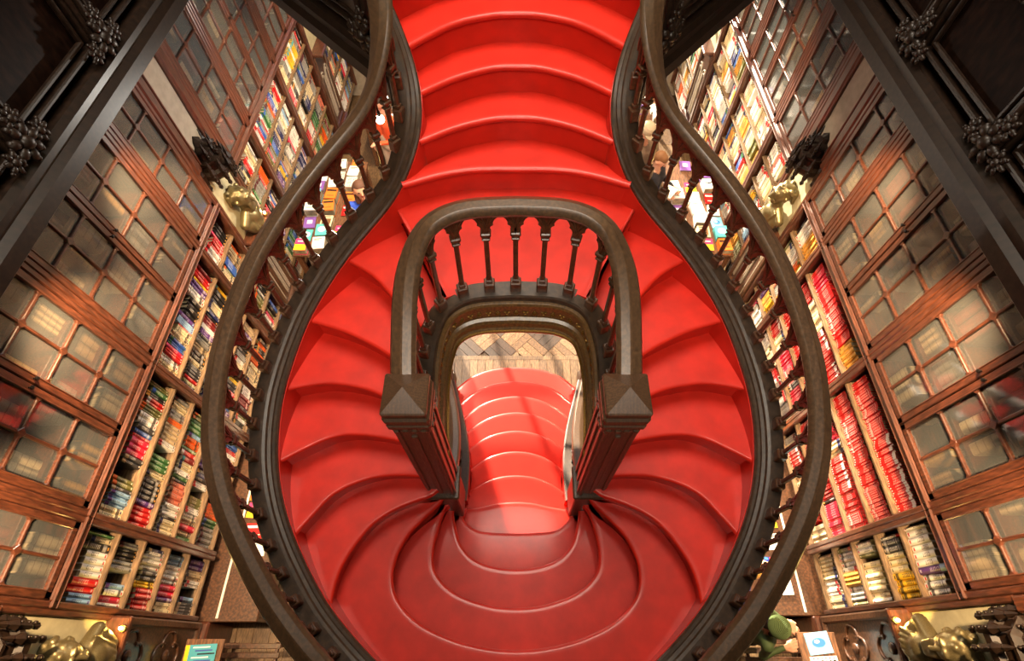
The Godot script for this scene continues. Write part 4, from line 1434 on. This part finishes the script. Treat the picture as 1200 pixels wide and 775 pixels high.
	# hands: palm, four unequal bent fingers, thumb from the side of the palm
	for s in 2:
		var el: Vector3 = arms[s][0] * h
		var ha: Vector3 = arms[s][1] * h
		var d := (ha - el).normalized()
		var side := d.cross(UP).normalized() if absf(d.y) < 0.95 else Vector3.RIGHT
		var nrm := side.cross(d)
		var hb := []
		var wrist := el.lerp(ha, 0.9)
		var pc := ha + d * 0.02
		hb.append([wrist, pc, 0.020, 0.022, skin])
		for k in 4:
			var root := pc + side * (k - 1.5) * 0.019 + d * 0.03
			hb.append([pc + side * (k - 1.5) * 0.014, root, 0.017, 0.010, skin])
			var L: float = [0.058, 0.070, 0.064, 0.048][k]
			var kn := root + d * L * 0.55 - nrm * 0.008
			hb.append([root, kn, 0.0095, 0.0088, skin])
			hb.append([kn, kn + d * L * 0.38 - nrm * 0.022, 0.0088, 0.0075, skin])
		var sg := 1.0 if s == 0 else -1.0
		hb.append([wrist + side * sg * 0.012, pc + side * sg * 0.042, 0.013, 0.010, skin])
		hb.append([pc + side * sg * 0.042, pc + side * sg * 0.050 + d * 0.034, 0.010, 0.0085, skin])
		obj("hand", flesh(hb, 0.006, 0.006), skin_mat, t)
	return t

# ------------------------------------------------------------------ pilasters, busts, furniture
func bust_mesh(v: int) -> Mesh:
	return cached("bust %d" % v, func() -> Mesh:
		var w := Color.WHITE
		# head looking out into the room (+x), hair, beard or moustache, draped shoulders
		var B := [[Vector3(-0.012, 0.335, 0.0), Vector3(0.012, 0.325, 0.0), 0.082, 0.078, w], [Vector3(0.028, 0.262, 0), Vector3(0.046, 0.245, 0), 0.056, 0.036, w],
			[Vector3(0.088, 0.330, 0), Vector3(0.104, 0.292, 0), 0.009, 0.015, w], [Vector3(0.078, 0.352, -0.040), Vector3(0.084, 0.356, -0.014), 0.012, 0.011, w], [Vector3(0.078, 0.352, 0.040), Vector3(0.084, 0.356, 0.014), 0.012, 0.011, w],
			[Vector3(0, 0.325, -0.084), Vector3(0.004, 0.302, -0.082), 0.016, 0.012, w], [Vector3(0, 0.325, 0.084), Vector3(0.004, 0.302, 0.082), 0.016, 0.012, w],
			[Vector3(-0.005, 0.16, 0), Vector3(0, 0.25, 0), 0.050, 0.046, w], [Vector3(-0.01, 0.150, -0.04), Vector3(-0.015, 0.105, -0.135), 0.050, 0.040, w], [Vector3(-0.01, 0.150, 0.04), Vector3(-0.015, 0.105, 0.135), 0.050, 0.040, w],
			[Vector3(0.0, 0.10, 0), Vector3(0.0, 0.02, 0), 0.085, 0.075, w], [Vector3(-0.01, 0.07, -0.10), Vector3(0.0, 0.0, -0.06), 0.05, 0.05, w], [Vector3(-0.01, 0.07, 0.10), Vector3(0.0, 0.0, 0.06), 0.05, 0.05, w]]
		for k in 16:
			var a := TAU * k / 16.0
			var rr := 0.066 if k % 2 == 0 else 0.04
			B.append([Vector3(-0.022 + rr * cos(a), 0.395 - 0.012 * (k % 3), rr * sin(a)), Vector3(-0.03 + (rr + 0.022) * cos(a), 0.375 - 0.015 * (k % 3), (rr + 0.022) * sin(a)), 0.022, 0.014, w])
		for k in 5: B.append([Vector3(-0.07, 0.36, -0.06 + 0.03 * k), Vector3(-0.085, 0.27, -0.06 + 0.03 * k), 0.024, 0.018, w])
		if v == 1:
			for k in 7: B.append([Vector3(0.062, 0.268, -0.036 + 0.012 * k), Vector3(0.068, 0.19 - 0.012 * (k % 2), -0.03 + 0.010 * k), 0.016, 0.009, w])
		else:
			B.append([Vector3(0.086, 0.278, 0), Vector3(0.072, 0.266, -0.036), 0.013, 0.007, w]); B.append([Vector3(0.086, 0.278, 0), Vector3(0.072, 0.266, 0.036), 0.013, 0.007, w])
		for k in 6: B.append([Vector3(0.03, 0.170, -0.10 + 0.024 * k), Vector3(0.085 - 0.012 * absf(k - 2.5), 0.02, -0.05 + 0.030 * k), 0.010, 0.013, w])
		return flesh(B, 0.008, 0.010))

func pilaster(q: int, z0: float, z1: float, kind: int, label: String, bust_label: String) -> void:
	var w := z0 - z1
	var t := thing("pilaster", label, "pilaster", Vector3(wx(q), 0, (z0 + z1) * 0.5), 0.0 if q == 0 else PI, "pilasters between the bookcases")
	t.set_meta("kind", "structure")
	put("core", t, Vector3(-0.18, 2.08, 0), Vector3(0.32, 4.16, w - 0.01), M.case_v)
	for s in [-1.0, 1.0]:
		put("edge_strip", t, Vector3(0.0, 3.42, s * (w * 0.5 - 0.05)), Vector3(0.06, 1.48, 0.09), M.case_v, 0.012)
		put("fillet", t, Vector3(0.012, 3.42, s * (w * 0.5 - 0.115)), Vector3(0.03, 1.48, 0.018), M.case_v, 0.006)
		put("edge_strip", t, Vector3(-0.005, 2.2, s * (w * 0.5 - 0.02)), Vector3(0.05, 0.98, 0.04), M.case_v, 0.008)
	put("pale_panel", t, Vector3(-0.012, 3.42, 0), Vector3(0.02, 1.46, w - 0.24), M.stone)
	# niche behind the bust
	put("niche_back", t, Vector3(-0.012, 2.2, 0), Vector3(0.012, 0.96, w - 0.08), M.plaster)
	put("niche_sill", t, Vector3(0.07, 1.72, 0), Vector3(0.18, 0.05, w - 0.02), M.case, 0.012)
	# spiky gothic canopy
	var b := Build.new()
	b.lathe(Vector3(0.0, 2.52, 0), [[0.03, -0.06], [0.16, 0.0], [0.185, 0.035], [0.185, 0.08], [0.15, 0.10], [0.15, 0.16], [0.165, 0.18], [0.165, 0.20], [0.12, 0.215], [0.11, 0.27], [0.125, 0.29], [0.06, 0.32], [0.05, 0.36], [0.0, 0.40]], 8, Basis.IDENTITY, PI / 8)
	obj("canopy", b.mesh(), M.fascia, t)
	for k in 7:
		var a := PI * k / 6.0 - PI / 2
		b = Build.new()
		var p := Vector3(cos(a) * 0.185, 2.50, sin(a) * 0.185)
		b.lathe(p, [[0.006, -0.055], [0.022, -0.03], [0.014, 0.0], [0.024, 0.03], [0.024, 0.12], [0.034, 0.13], [0.016, 0.18], [0.02, 0.195], [0.004, 0.26]], 6)
		for j in 3: b.ball(p + Vector3(cos(a), 0, sin(a)) * 0.02 + UP * (0.0 + 0.05 * j), Vector3.ONE * 0.013, Basis.IDENTITY, 6)
		obj("pinnacle", b.mesh(), M.fascia, t)
	for k in 5:
		var a := PI * k / 4.0 - PI / 2
		b = Build.new()
		b.lathe(Vector3(cos(a) * 0.115, 2.72, sin(a) * 0.115), [[0.016, 0.0], [0.016, 0.07], [0.026, 0.08], [0.012, 0.12], [0.016, 0.13], [0.003, 0.19]], 6)
		for j in 4: b.ball(Vector3(cos(a) * 0.14, 2.70 + 0.035 * j, sin(a) * 0.14), Vector3.ONE * 0.014, Basis.IDENTITY, 6)
		obj("pinnacle", b.mesh(), M.fascia, t)
	# carved pedestal below
	put("pedestal_panel", t, Vector3(-0.005, 1.10, 0), Vector3(0.03, 1.16, w - 0.05), M.carved, 0.006)
	for s in [-1.0, 1.0]:
		put("pedestal_frame", t, Vector3(0.015, 1.10, s * (w * 0.5 - 0.035)), Vector3(0.05, 1.18, 0.06), M.carved, 0.012)
		put("pedestal_frame", t, Vector3(0.015, 1.10 + s * 0.57, 0), Vector3(0.05, 0.05, w - 0.02), M.carved, 0.012)
	b = Build.new()
	if kind == 0:
		for c in [1.42, 0.92]:
			for k in 4:
				var a := PI / 2 * k
				var p := []
				for j in 11:
					var e := a - 1.9 + 3.8 * j / 10.0
					p.append(Vector3(0.014, c, 0) + Vector3(0, sin(a), cos(a)) * 0.085 + Vector3(0, sin(e), cos(e)) * 0.085)
				b.tube(p, [0.013], 6)
			b.ball(Vector3(0.014, c, 0), Vector3(0.02, 0.045, 0.045), Basis.IDENTITY, 10)
	else:
		for s in [-1.0, 1.0]:
			for rr in [0.085, 0.055]:
				var p := [Vector3(0.014, 0.62, s * 0.11 - rr)]
				for j in 9:
					var e := PI - PI * j / 8.0
					p.append(Vector3(0.014, 1.25 + sin(e) * rr * 1.7, s * 0.11 + cos(e) * rr))
				p.append(Vector3(0.014, 0.62, s * 0.11 + rr))
				b.tube(p, [0.012], 6)
	obj("tracery", b.mesh(), M.carved if kind == 0 else M.stone, t)
	put("plinth", t, Vector3(0.03, 0.25, 0), Vector3(0.12, 0.5, w), M.case, 0.015)
	if bust_label == "": return
	var o := obj("bust", bust_mesh((q + kind) % 2), M.bronze)
	o.position = Vector3(wx(q) + (0.10 if q == 0 else -0.10), 1.745 + 0.06, (z0 + z1) * 0.5)
	o.rotation.y = 0.0 if q == 0 else PI
	o.scale = Vector3.ONE * 1.18
	tag(o, bust_label, "bust", "busts under gothic canopies")
	# small picture light on the sill
	var lt := thing("sill_lamp", "small yellow lamp on the bust sill %s, %s" % [["beside the magazine rack", "by the display table"][kind], ["mixed wall", "red wall"][q]], "lamp", Vector3(wx(q) + (0.14 if q == 0 else -0.14), 1.745, (z0 + z1) * 0.5 - 0.17), 0.0, "lamps at the busts")
	b = Build.new()
	b.lathe(Vector3.ZERO, [[0.0, 0.0], [0.022, 0.0], [0.022, 0.03], [0.0, 0.03]], 10)
	obj("housing", b.mesh(), M.brass, lt)
	b = Build.new()
	b.ball(Vector3(0, 0.045, 0), Vector3(0.013, 0.016, 0.013), Basis.IDENTITY, 8)
	obj("bulb", b.mesh(), M.bulb, lt)
	var l := OmniLight3D.new()
	l.name = "lamp_light"
	l.position = Vector3(0, 0.075, 0)
	l.light_energy = 0.09
	l.light_color = Color(1.0, 0.82, 0.42)
	l.light_size = 0.02
	l.omni_range = 8.0
	l.omni_attenuation = 2.0
	l.shadow_enabled = true
	lt.add_child(l, true)

# printed covers for books that lie flat
var covers: StandardMaterial3D
const COVER_NAMES := ["white cover with a black winged emblem", "deep blue cover with coloured dots", "white cover with a grid of small figures", "pale blue cover with a round picture", "yellow-striped cover with teal waves", "red cover with a white title band", "white cover with black title lines", "purple cover with a pale square", "cream cover with a brown picture", "pink and yellow cover", "orange cover with dark title lines", "turquoise cover with a white disc"]
func make_covers() -> void:
	var im := Image.create(4 * 96, 3 * 128, false, Image.FORMAT_RGB8)
	var r := RandomNumberGenerator.new()
	r.seed = 5
	var disc := func(cx: int, cy: int, rad: int, col: Color) -> void:
		for y in range(-rad, rad + 1):
			var hw := int(sqrt(float(rad * rad - y * y)))
			im.fill_rect(Rect2i(cx - hw, cy + y, 2 * hw + 1, 1), col)
	var base := [Color(0.9, 0.89, 0.86), Color(0.10, 0.18, 0.52), Color(0.88, 0.87, 0.82), Color(0.50, 0.74, 0.84), Color(0.30, 0.62, 0.68), Color(0.76, 0.09, 0.10), Color(0.92, 0.91, 0.88), Color(0.50, 0.34, 0.66), Color(0.86, 0.80, 0.66), Color(0.85, 0.22, 0.44), Color(0.90, 0.48, 0.18), Color(0.34, 0.72, 0.72)]
	for k in 12:
		var x := (k % 4) * 96
		var y := (k / 4) * 128
		im.fill_rect(Rect2i(x, y, 96, 128), base[k])
		var dk := Color(0.12, 0.11, 0.12)
		var wh := Color(0.95, 0.94, 0.9)
		match k:
			0:
				for j in 24:
					im.fill_rect(Rect2i(x + 48 - 30 + j / 2, y + 40 + j, 14 - j / 3, 2), dk)
					im.fill_rect(Rect2i(x + 48 + 16 - j / 4, y + 40 + j, 14 - j / 3, 2), dk)
				disc.call(x + 48, y + 58, 12, dk)
				im.fill_rect(Rect2i(x + 18, y + 92, 60, 5), dk)
			1:
				for j in 26: disc.call(x + 10 + r.randi() % 76, y + 10 + r.randi() % 108, 4 + r.randi() % 6, [Color(0.85, 0.15, 0.2), Color(0.9, 0.75, 0.2), Color(0.85, 0.88, 0.92), Color(0.25, 0.5, 0.8)][j % 4])
			2:
				for a in 6:
					for b in 8: disc.call(x + 12 + a * 14, y + 12 + b * 14, 3 + (a * b) % 3, [dk, Color(0.6, 0.15, 0.12), Color(0.25, 0.25, 0.28)][(a + b) % 3])
			3:
				disc.call(x + 48, y + 62, 26, Color(0.24, 0.46, 0.66))
				disc.call(x + 42, y + 54, 10, wh)
				im.fill_rect(Rect2i(x + 14, y + 104, 66, 7), wh)
			4:
				im.fill_rect(Rect2i(x, y, 14, 128), Color(0.93, 0.78, 0.15))
				for j in 7: im.fill_rect(Rect2i(x + 24 + 8 * (j % 3), y + 12 + j * 15, 50, 6), [wh, Color(0.25, 0.3, 0.6), dk][j % 3])
			5, 10:
				im.fill_rect(Rect2i(x + 8, y + 20, 80, 20), wh if k == 5 else dk)
				im.fill_rect(Rect2i(x + 20, y + 90, 54, 6), wh if k == 5 else dk)
			6:
				im.fill_rect(Rect2i(x + 14, y + 20, 60, 8), dk); im.fill_rect(Rect2i(x + 14, y + 34, 40, 6), dk); im.fill_rect(Rect2i(x + 14, y + 108, 28, 4), Color(0.7, 0.1, 0.1))
			7:
				im.fill_rect(Rect2i(x + 26, y + 34, 44, 44), Color(0.88, 0.84, 0.9))
			8:
				im.fill_rect(Rect2i(x + 14, y + 40, 68, 66), Color(0.46, 0.32, 0.2)); im.fill_rect(Rect2i(x + 14, y + 14, 60, 8), dk)
			9:
				im.fill_rect(Rect2i(x, y + 64, 96, 64), Color(0.94, 0.80, 0.16)); im.fill_rect(Rect2i(x + 18, y + 26, 60, 10), wh)
			11:
				disc.call(x + 48, y + 58, 30, wh)
	covers = StandardMaterial3D.new()
	covers.albedo_texture = ImageTexture.create_from_image(im)
	covers.roughness = 0.35

var lying := {}
# a book lying flat, cover up: size = across, thickness, along
func lying_book(k: int, at: Vector3, s: Vector3, turn: float, where: String, group: String) -> void:
	var st := SurfaceTool.new()
	st.begin(Mesh.PRIMITIVE_TRIANGLES)
	var h := s * 0.5
	var u0 := Vector2((k % 4) / 4.0 + 0.006, (k / 4) / 3.0 + 0.006)
	var du := Vector2(0.25 - 0.012, 1.0 / 3 - 0.012)
	var face := func(p: Array, uv: Array) -> void:
		var n: Vector3 = -(p[1] - p[0]).cross(p[2] - p[0]).normalized()
		for j in [0, 1, 2, 0, 2, 3]:
			st.set_normal(n); st.set_uv(u0 + du * uv[j]); st.add_vertex(p[j])
	var c := [Vector2(0.02, 0.02), Vector2(0.04, 0.02), Vector2(0.04, 0.04), Vector2(0.02, 0.04)]
	face.call([Vector3(-h.x, s.y, -h.z), Vector3(h.x, s.y, -h.z), Vector3(h.x, s.y, h.z), Vector3(-h.x, s.y, h.z)], [Vector2(0, 0), Vector2(1, 0), Vector2(1, 1), Vector2(0, 1)])
	face.call([Vector3(-h.x, 0, h.z), Vector3(h.x, 0, h.z), Vector3(h.x, 0, -h.z), Vector3(-h.x, 0, -h.z)], c)
	face.call([Vector3(-h.x, 0, -h.z), Vector3(-h.x, s.y, -h.z), Vector3(-h.x, s.y, h.z), Vector3(-h.x, 0, h.z)], c)
	var tt := s.y * 0.14
	for e in [[Vector3(h.x, 0, -h.z), Vector3(h.x, 0, h.z)], [Vector3(-h.x, 0, -h.z), Vector3(h.x, 0, -h.z)], [Vector3(h.x, 0, h.z), Vector3(-h.x, 0, h.z)]]:
		for y in [0.0, s.y - tt]:
			face.call([e[0] + UP * y, e[0] + UP * (y + tt), e[1] + UP * (y + tt), e[1] + UP * y], c)
	var o := obj("lying_book", st.commit(), covers)
	o.position = at
	o.rotation.y = turn
	lying[where] = lying.get(where, 0) + 1
	tag(o, "flat %s, %s %s" % [COVER_NAMES[k], ordinal(lying[where]), where], "book", group)
	put("page_block", o, Vector3(-0.001, s.y * 0.5, 0), Vector3(s.x - 0.006, s.y * 0.76, s.z - 0.008), page_mat, 0.0)

func display_table(at: Vector3, s: Vector3, label: String) -> Node3D:
	var t := thing("display_table", label, "table", at)
	put("table_top", t, Vector3(0, s.y - 0.02, 0), Vector3(s.x, 0.04, s.z), M.case_pale, 0.008)
	for a in [-1.0, 1.0]:
		for c in [-1.0, 1.0]: put("leg", t, Vector3(a * (s.x * 0.5 - 0.05), (s.y - 0.04) * 0.5, c * (s.z * 0.5 - 0.05)), Vector3(0.06, s.y - 0.04, 0.06), M.case_pale, 0.008)
		put("apron", t, Vector3(a * (s.x * 0.5 - 0.04), s.y - 0.09, 0), Vector3(0.022, 0.1, s.z - 0.14), M.case_pale, 0.004)
	put("lower_shelf", t, Vector3(0, 0.22, 0), Vector3(s.x - 0.08, 0.025, s.z - 0.08), M.case_pale, 0.004)
	return t

func make_furniture() -> void:
	make_covers()
	var side_name := ["mixed wall", "red wall"]
	for q in 2:
		var o := -0.05 * q
		var sg := 1.0 if q == 0 else -1.0        # towards the middle of the room
		pilaster(q, 0.30 + o, -0.22 + o, 0, "carved pilaster with quatrefoil panel beside the magazine rack, %s" % side_name[q], "bronze bust under the canopy beside the magazine rack, %s" % side_name[q])
		pilaster(q, -3.69 + o, -4.20 + o, 1, "carved pilaster with twin lancet arches by the display table, %s" % side_name[q], "bronze bust under the canopy by the display table, %s" % side_name[q])
		pilaster(q, -7.20 + o, -7.70 + o, 1, "carved pilaster close to the street front, %s" % side_name[q], "")
		# low cabinet under the first two cases
		var z0 := -0.22 + o
		var z1 := -1.95 + o
		var t := thing("base_cabinet", "low brown cabinet ledge under the open shelves of the %s" % side_name[q], "cabinet", Vector3(wx(q), 0, (z0 + z1) * 0.5), 0.0 if q == 0 else PI, "cabinet ledges")
		put("body", t, Vector3(0.06, 0.24, 0), Vector3(0.80, 0.40, z0 - z1 - 0.02), M.case_v, 0.006)
		put("top_board", t, Vector3(0.08, 0.45, 0), Vector3(0.86, 0.03, z0 - z1), M.carved, 0.008)
		put("plinth", t, Vector3(0.04, 0.02, 0), Vector3(0.76, 0.04, z0 - z1 - 0.04), M.fascia)
		put("label_strip", t, Vector3(0.13, 0.469, 0), Vector3(0.022, 0.008, z0 - z1 - 0.06), M.acrylic, 0.002)
		for k in 3:
			var dz := (z0 - z1 - 0.06) / 3
			var d := put("door", t, Vector3(0.468, 0.24, (k - 1) * dz), Vector3(0.018, 0.34, dz - 0.02), M.case_v, 0.006)
			put("handle", d, Vector3(0.018, 0.06, dz * 0.35), Vector3(0.014, 0.02, 0.08), M.brass, 0.004)
		# magazine rack beside the pilaster
		var rk := thing("magazine_rack", "slatted wooden magazine rack at the foot of the quatrefoil pilaster, %s" % side_name[q], "rack", Vector3(wx(q) + sg * 0.46, 0, 0.12 + o), 0.0 if q == 0 else PI, "magazine racks")
		for a in [-1.0, 1.0]:
			for c in [-1.0, 1.0]: put("leg", rk, Vector3(a * 0.30, 0.25, c * 0.16), Vector3(0.04, 0.5, 0.04), M.case_v)
			put("side_rail", rk, Vector3(a * 0.30, 0.485, 0), Vector3(0.03, 0.03, 0.36), M.case_v)
		for k in 5: put("slat", rk, Vector3(0, 0.51, -0.15 + 0.072 * k), Vector3(0.68, 0.02, 0.045), M.carved, 0.004)
		put("upper_shelf", rk, Vector3(-0.17, 0.86, 0), Vector3(0.32, 0.02, 0.40), M.case_pale)
		for c in [-1.0, 1.0]: put("bracket", rk, Vector3(-0.30, 0.68, c * 0.17), Vector3(0.03, 0.36, 0.03), M.case_v)
		var rx := wx(q) + sg * 0.29
		if q == 0:
			lying_book(4, Vector3(rx - 0.01, 0.87, 0.06), Vector3(0.26, 0.012, 0.20), 0.05, "on the magazine rack, mixed wall", "magazines on the racks")
			lying_book(3, Vector3(rx + 0.02, 0.87, 0.25), Vector3(0.28, 0.02, 0.16), 0.0, "on the magazine rack, mixed wall", "magazines on the racks")
		else:
			lying_book(3, Vector3(rx, 0.87, -0.05), Vector3(0.20, 0.012, 0.16), 0.1, "on the magazine rack, red wall", "magazines on the racks")
			lying_book(2, Vector3(rx + 0.01, 0.87, 0.13), Vector3(0.22, 0.02, 0.17), 0.04, "on the magazine rack, red wall", "magazines on the racks")
			lying_book(11, Vector3(rx, 0.87, 0.29), Vector3(0.2, 0.012, 0.12), 0.0, "on the magazine rack, red wall", "magazines on the racks")
		# books lying on the ledge
		var items: Array = [[[5, 0.30, -1.02], [9, 0.27, -1.22], [6, 0.33, -0.86], [10, 0.26, -1.40], [0, 0.30, -1.60], [11, 0.29, -1.80]], [[0, 0.31, -0.52], [1, 0.33, -0.70], [6, 0.30, -0.92], [9, 0.31, -1.12], [2, 0.30, -1.34], [5, 0.29, -1.55], [8, 0.31, -1.78]]][q]
		for it in items:
			lying_book(it[0], Vector3(wx(q) + sg * it[1], 0.466, it[2]), Vector3(0.21, 0.018, 0.15), rng.randf_range(-0.08, 0.08), "along the cabinet ledge, %s" % side_name[q], "books on the cabinet ledges")
		# display tables further down the shop
		var ts := [[Vector3(wx(q) + sg * 0.42, 0, -5.15), Vector3(0.70, 0.86, 1.75), "long pale table of new books before the lancet pilaster, %s" % side_name[q]],
			[Vector3(wx(q) + sg * 0.95, 0, -7.4), Vector3(0.8, 0.8, 1.0), "square pale table of books by the street front, %s" % side_name[q]],
			[Vector3(wx(q) + sg * 0.30, 0, -2.6), Vector3(0.42, 0.5, 1.15), "low narrow bench of books under the shelves, %s" % side_name[q]]]
		for n in ts.size():
			var e: Array = ts[n]
			display_table(e[0], e[1], e[2])
			var nx := int(e[1].x / 0.20)
			var nz := int(e[1].z / 0.21)
			var wh: String = ["along the long table", "along the street-front table", "along the low bench"][n] + ", " + side_name[q]
			for a in nx:
				for c in nz:
					if rng.randf() < 0.12: continue
					var k: int = [6, 6, 0, 2, 8, 3, 7, 5, 6, 11, 10, 9, 6, 2][rng.randi() % 14]
					var ht := 0.02 + 0.035 * (rng.randi() % 4)
					lying_book(k, e[0] + Vector3((a - (nx - 1) * 0.5) * e[1].x / nx, e[1].y, (c - (nz - 1) * 0.5) * e[1].z / nz), Vector3(0.15, ht, 0.19), rng.randf_range(-0.1, 0.1), wh, "books " + wh)

func make_people() -> void:
	var skin := Color(0.80, 0.60, 0.49)
	var down := [Vector3(-0.15, 0.62, -0.01), Vector3(-0.14, 0.47, 0.05)]
	var downr := [Vector3(0.15, 0.62, -0.01), Vector3(0.14, 0.47, 0.05)]
	var hold := [Vector3(-0.16, 0.63, 0.03), Vector3(-0.07, 0.66, 0.18)]
	var holdr := [Vector3(0.16, 0.63, 0.03), Vector3(0.07, 0.66, 0.18)]
	person("person in a pale cap and brown jacket reading beside the book tables", Vector3(1.69, 0, -5.78), 0.5, 1.72, {"top": Color(0.47, 0.39, 0.32), "leg": Color(0.25, 0.24, 0.26), "skin": skin, "hair": Color(0.5, 0.45, 0.4), "shoe": Color(0.15, 0.12, 0.1), "hat": Color(0.78, 0.70, 0.58)}, [hold, holdr], 0.45, "cap")
	person("person with short brown hair in a dark top leaning over the book table", Vector3(1.84, 0, -5.40), 0.9, 1.55, {"top": Color(0.10, 0.11, 0.14), "leg": Color(0.12, 0.16, 0.42), "skin": skin, "hair": Color(0.45, 0.30, 0.18), "shoe": Color(0.2, 0.2, 0.2)}, [hold, holdr], 0.5)
	person("person in a bright blue sleeveless top with long hair looking up at the stair", Vector3(-1.88, 0, -4.74), 0.4, 1.66, {"top": Color(0.16, 0.30, 0.72), "leg": Color(0.80, 0.66, 0.50), "skin": Color(0.82, 0.58, 0.44), "hair": Color(0.36, 0.24, 0.16), "shoe": Color(0.5, 0.3, 0.2), "sleeves": false, "long": true}, [down, [Vector3(0.18, 0.72, 0.06), Vector3(0.30, 0.74, 0.10)]], -0.35)
	person("person in an orange top and pale trousers by the street-front table", Vector3(-1.87, 0, -6.42), -0.6, 1.68, {"top": Color(0.86, 0.33, 0.16), "leg": Color(0.80, 0.72, 0.62), "skin": skin, "hair": Color(0.20, 0.14, 0.10), "shoe": Color(0.3, 0.2, 0.15), "long": true}, [down, holdr], 0.3)
	person("child in a green knitted hat and green jacket bent over the magazine rack", Vector3(2.10, 0, -0.16), 1.35, 1.26, {"top": Color(0.24, 0.30, 0.16), "leg": Color(0.20, 0.20, 0.24), "skin": skin, "hair": Color(0.14, 0.10, 0.08), "shoe": Color(0.2, 0.15, 0.1), "hat": Color(0.38, 0.46, 0.27)}, [hold, holdr], 0.35, "beanie")
	person("person with fair hair in a lilac top standing beside the cabinet ledge", Vector3(1.88, 0, -0.56), 1.5, 1.50, {"top": Color(0.36, 0.36, 0.66), "leg": Color(0.75, 0.42, 0.40), "skin": skin, "hair": Color(0.78, 0.60, 0.32), "shoe": Color(0.3, 0.2, 0.2), "long": true}, [hold, holdr], 0.4)
	# what two of them hold
	lying_book(6, Vector3(2.03, 1.06, -5.20), Vector3(0.22, 0.012, 0.16), 0.9, "held by the person in a dark top", "books held by visitors")
	lying_book(1, Vector3(1.83, 1.17, -5.50), Vector3(0.2, 0.02, 0.15), 0.5, "held by the person in a cap", "books held by visitors")

func _ready() -> void:
	rng.seed = 20240607
	make_view()
	make_materials()
	make_room()
	make_stair()
	make_bookcases()
	make_furniture()
	make_people()
	make_lamps()
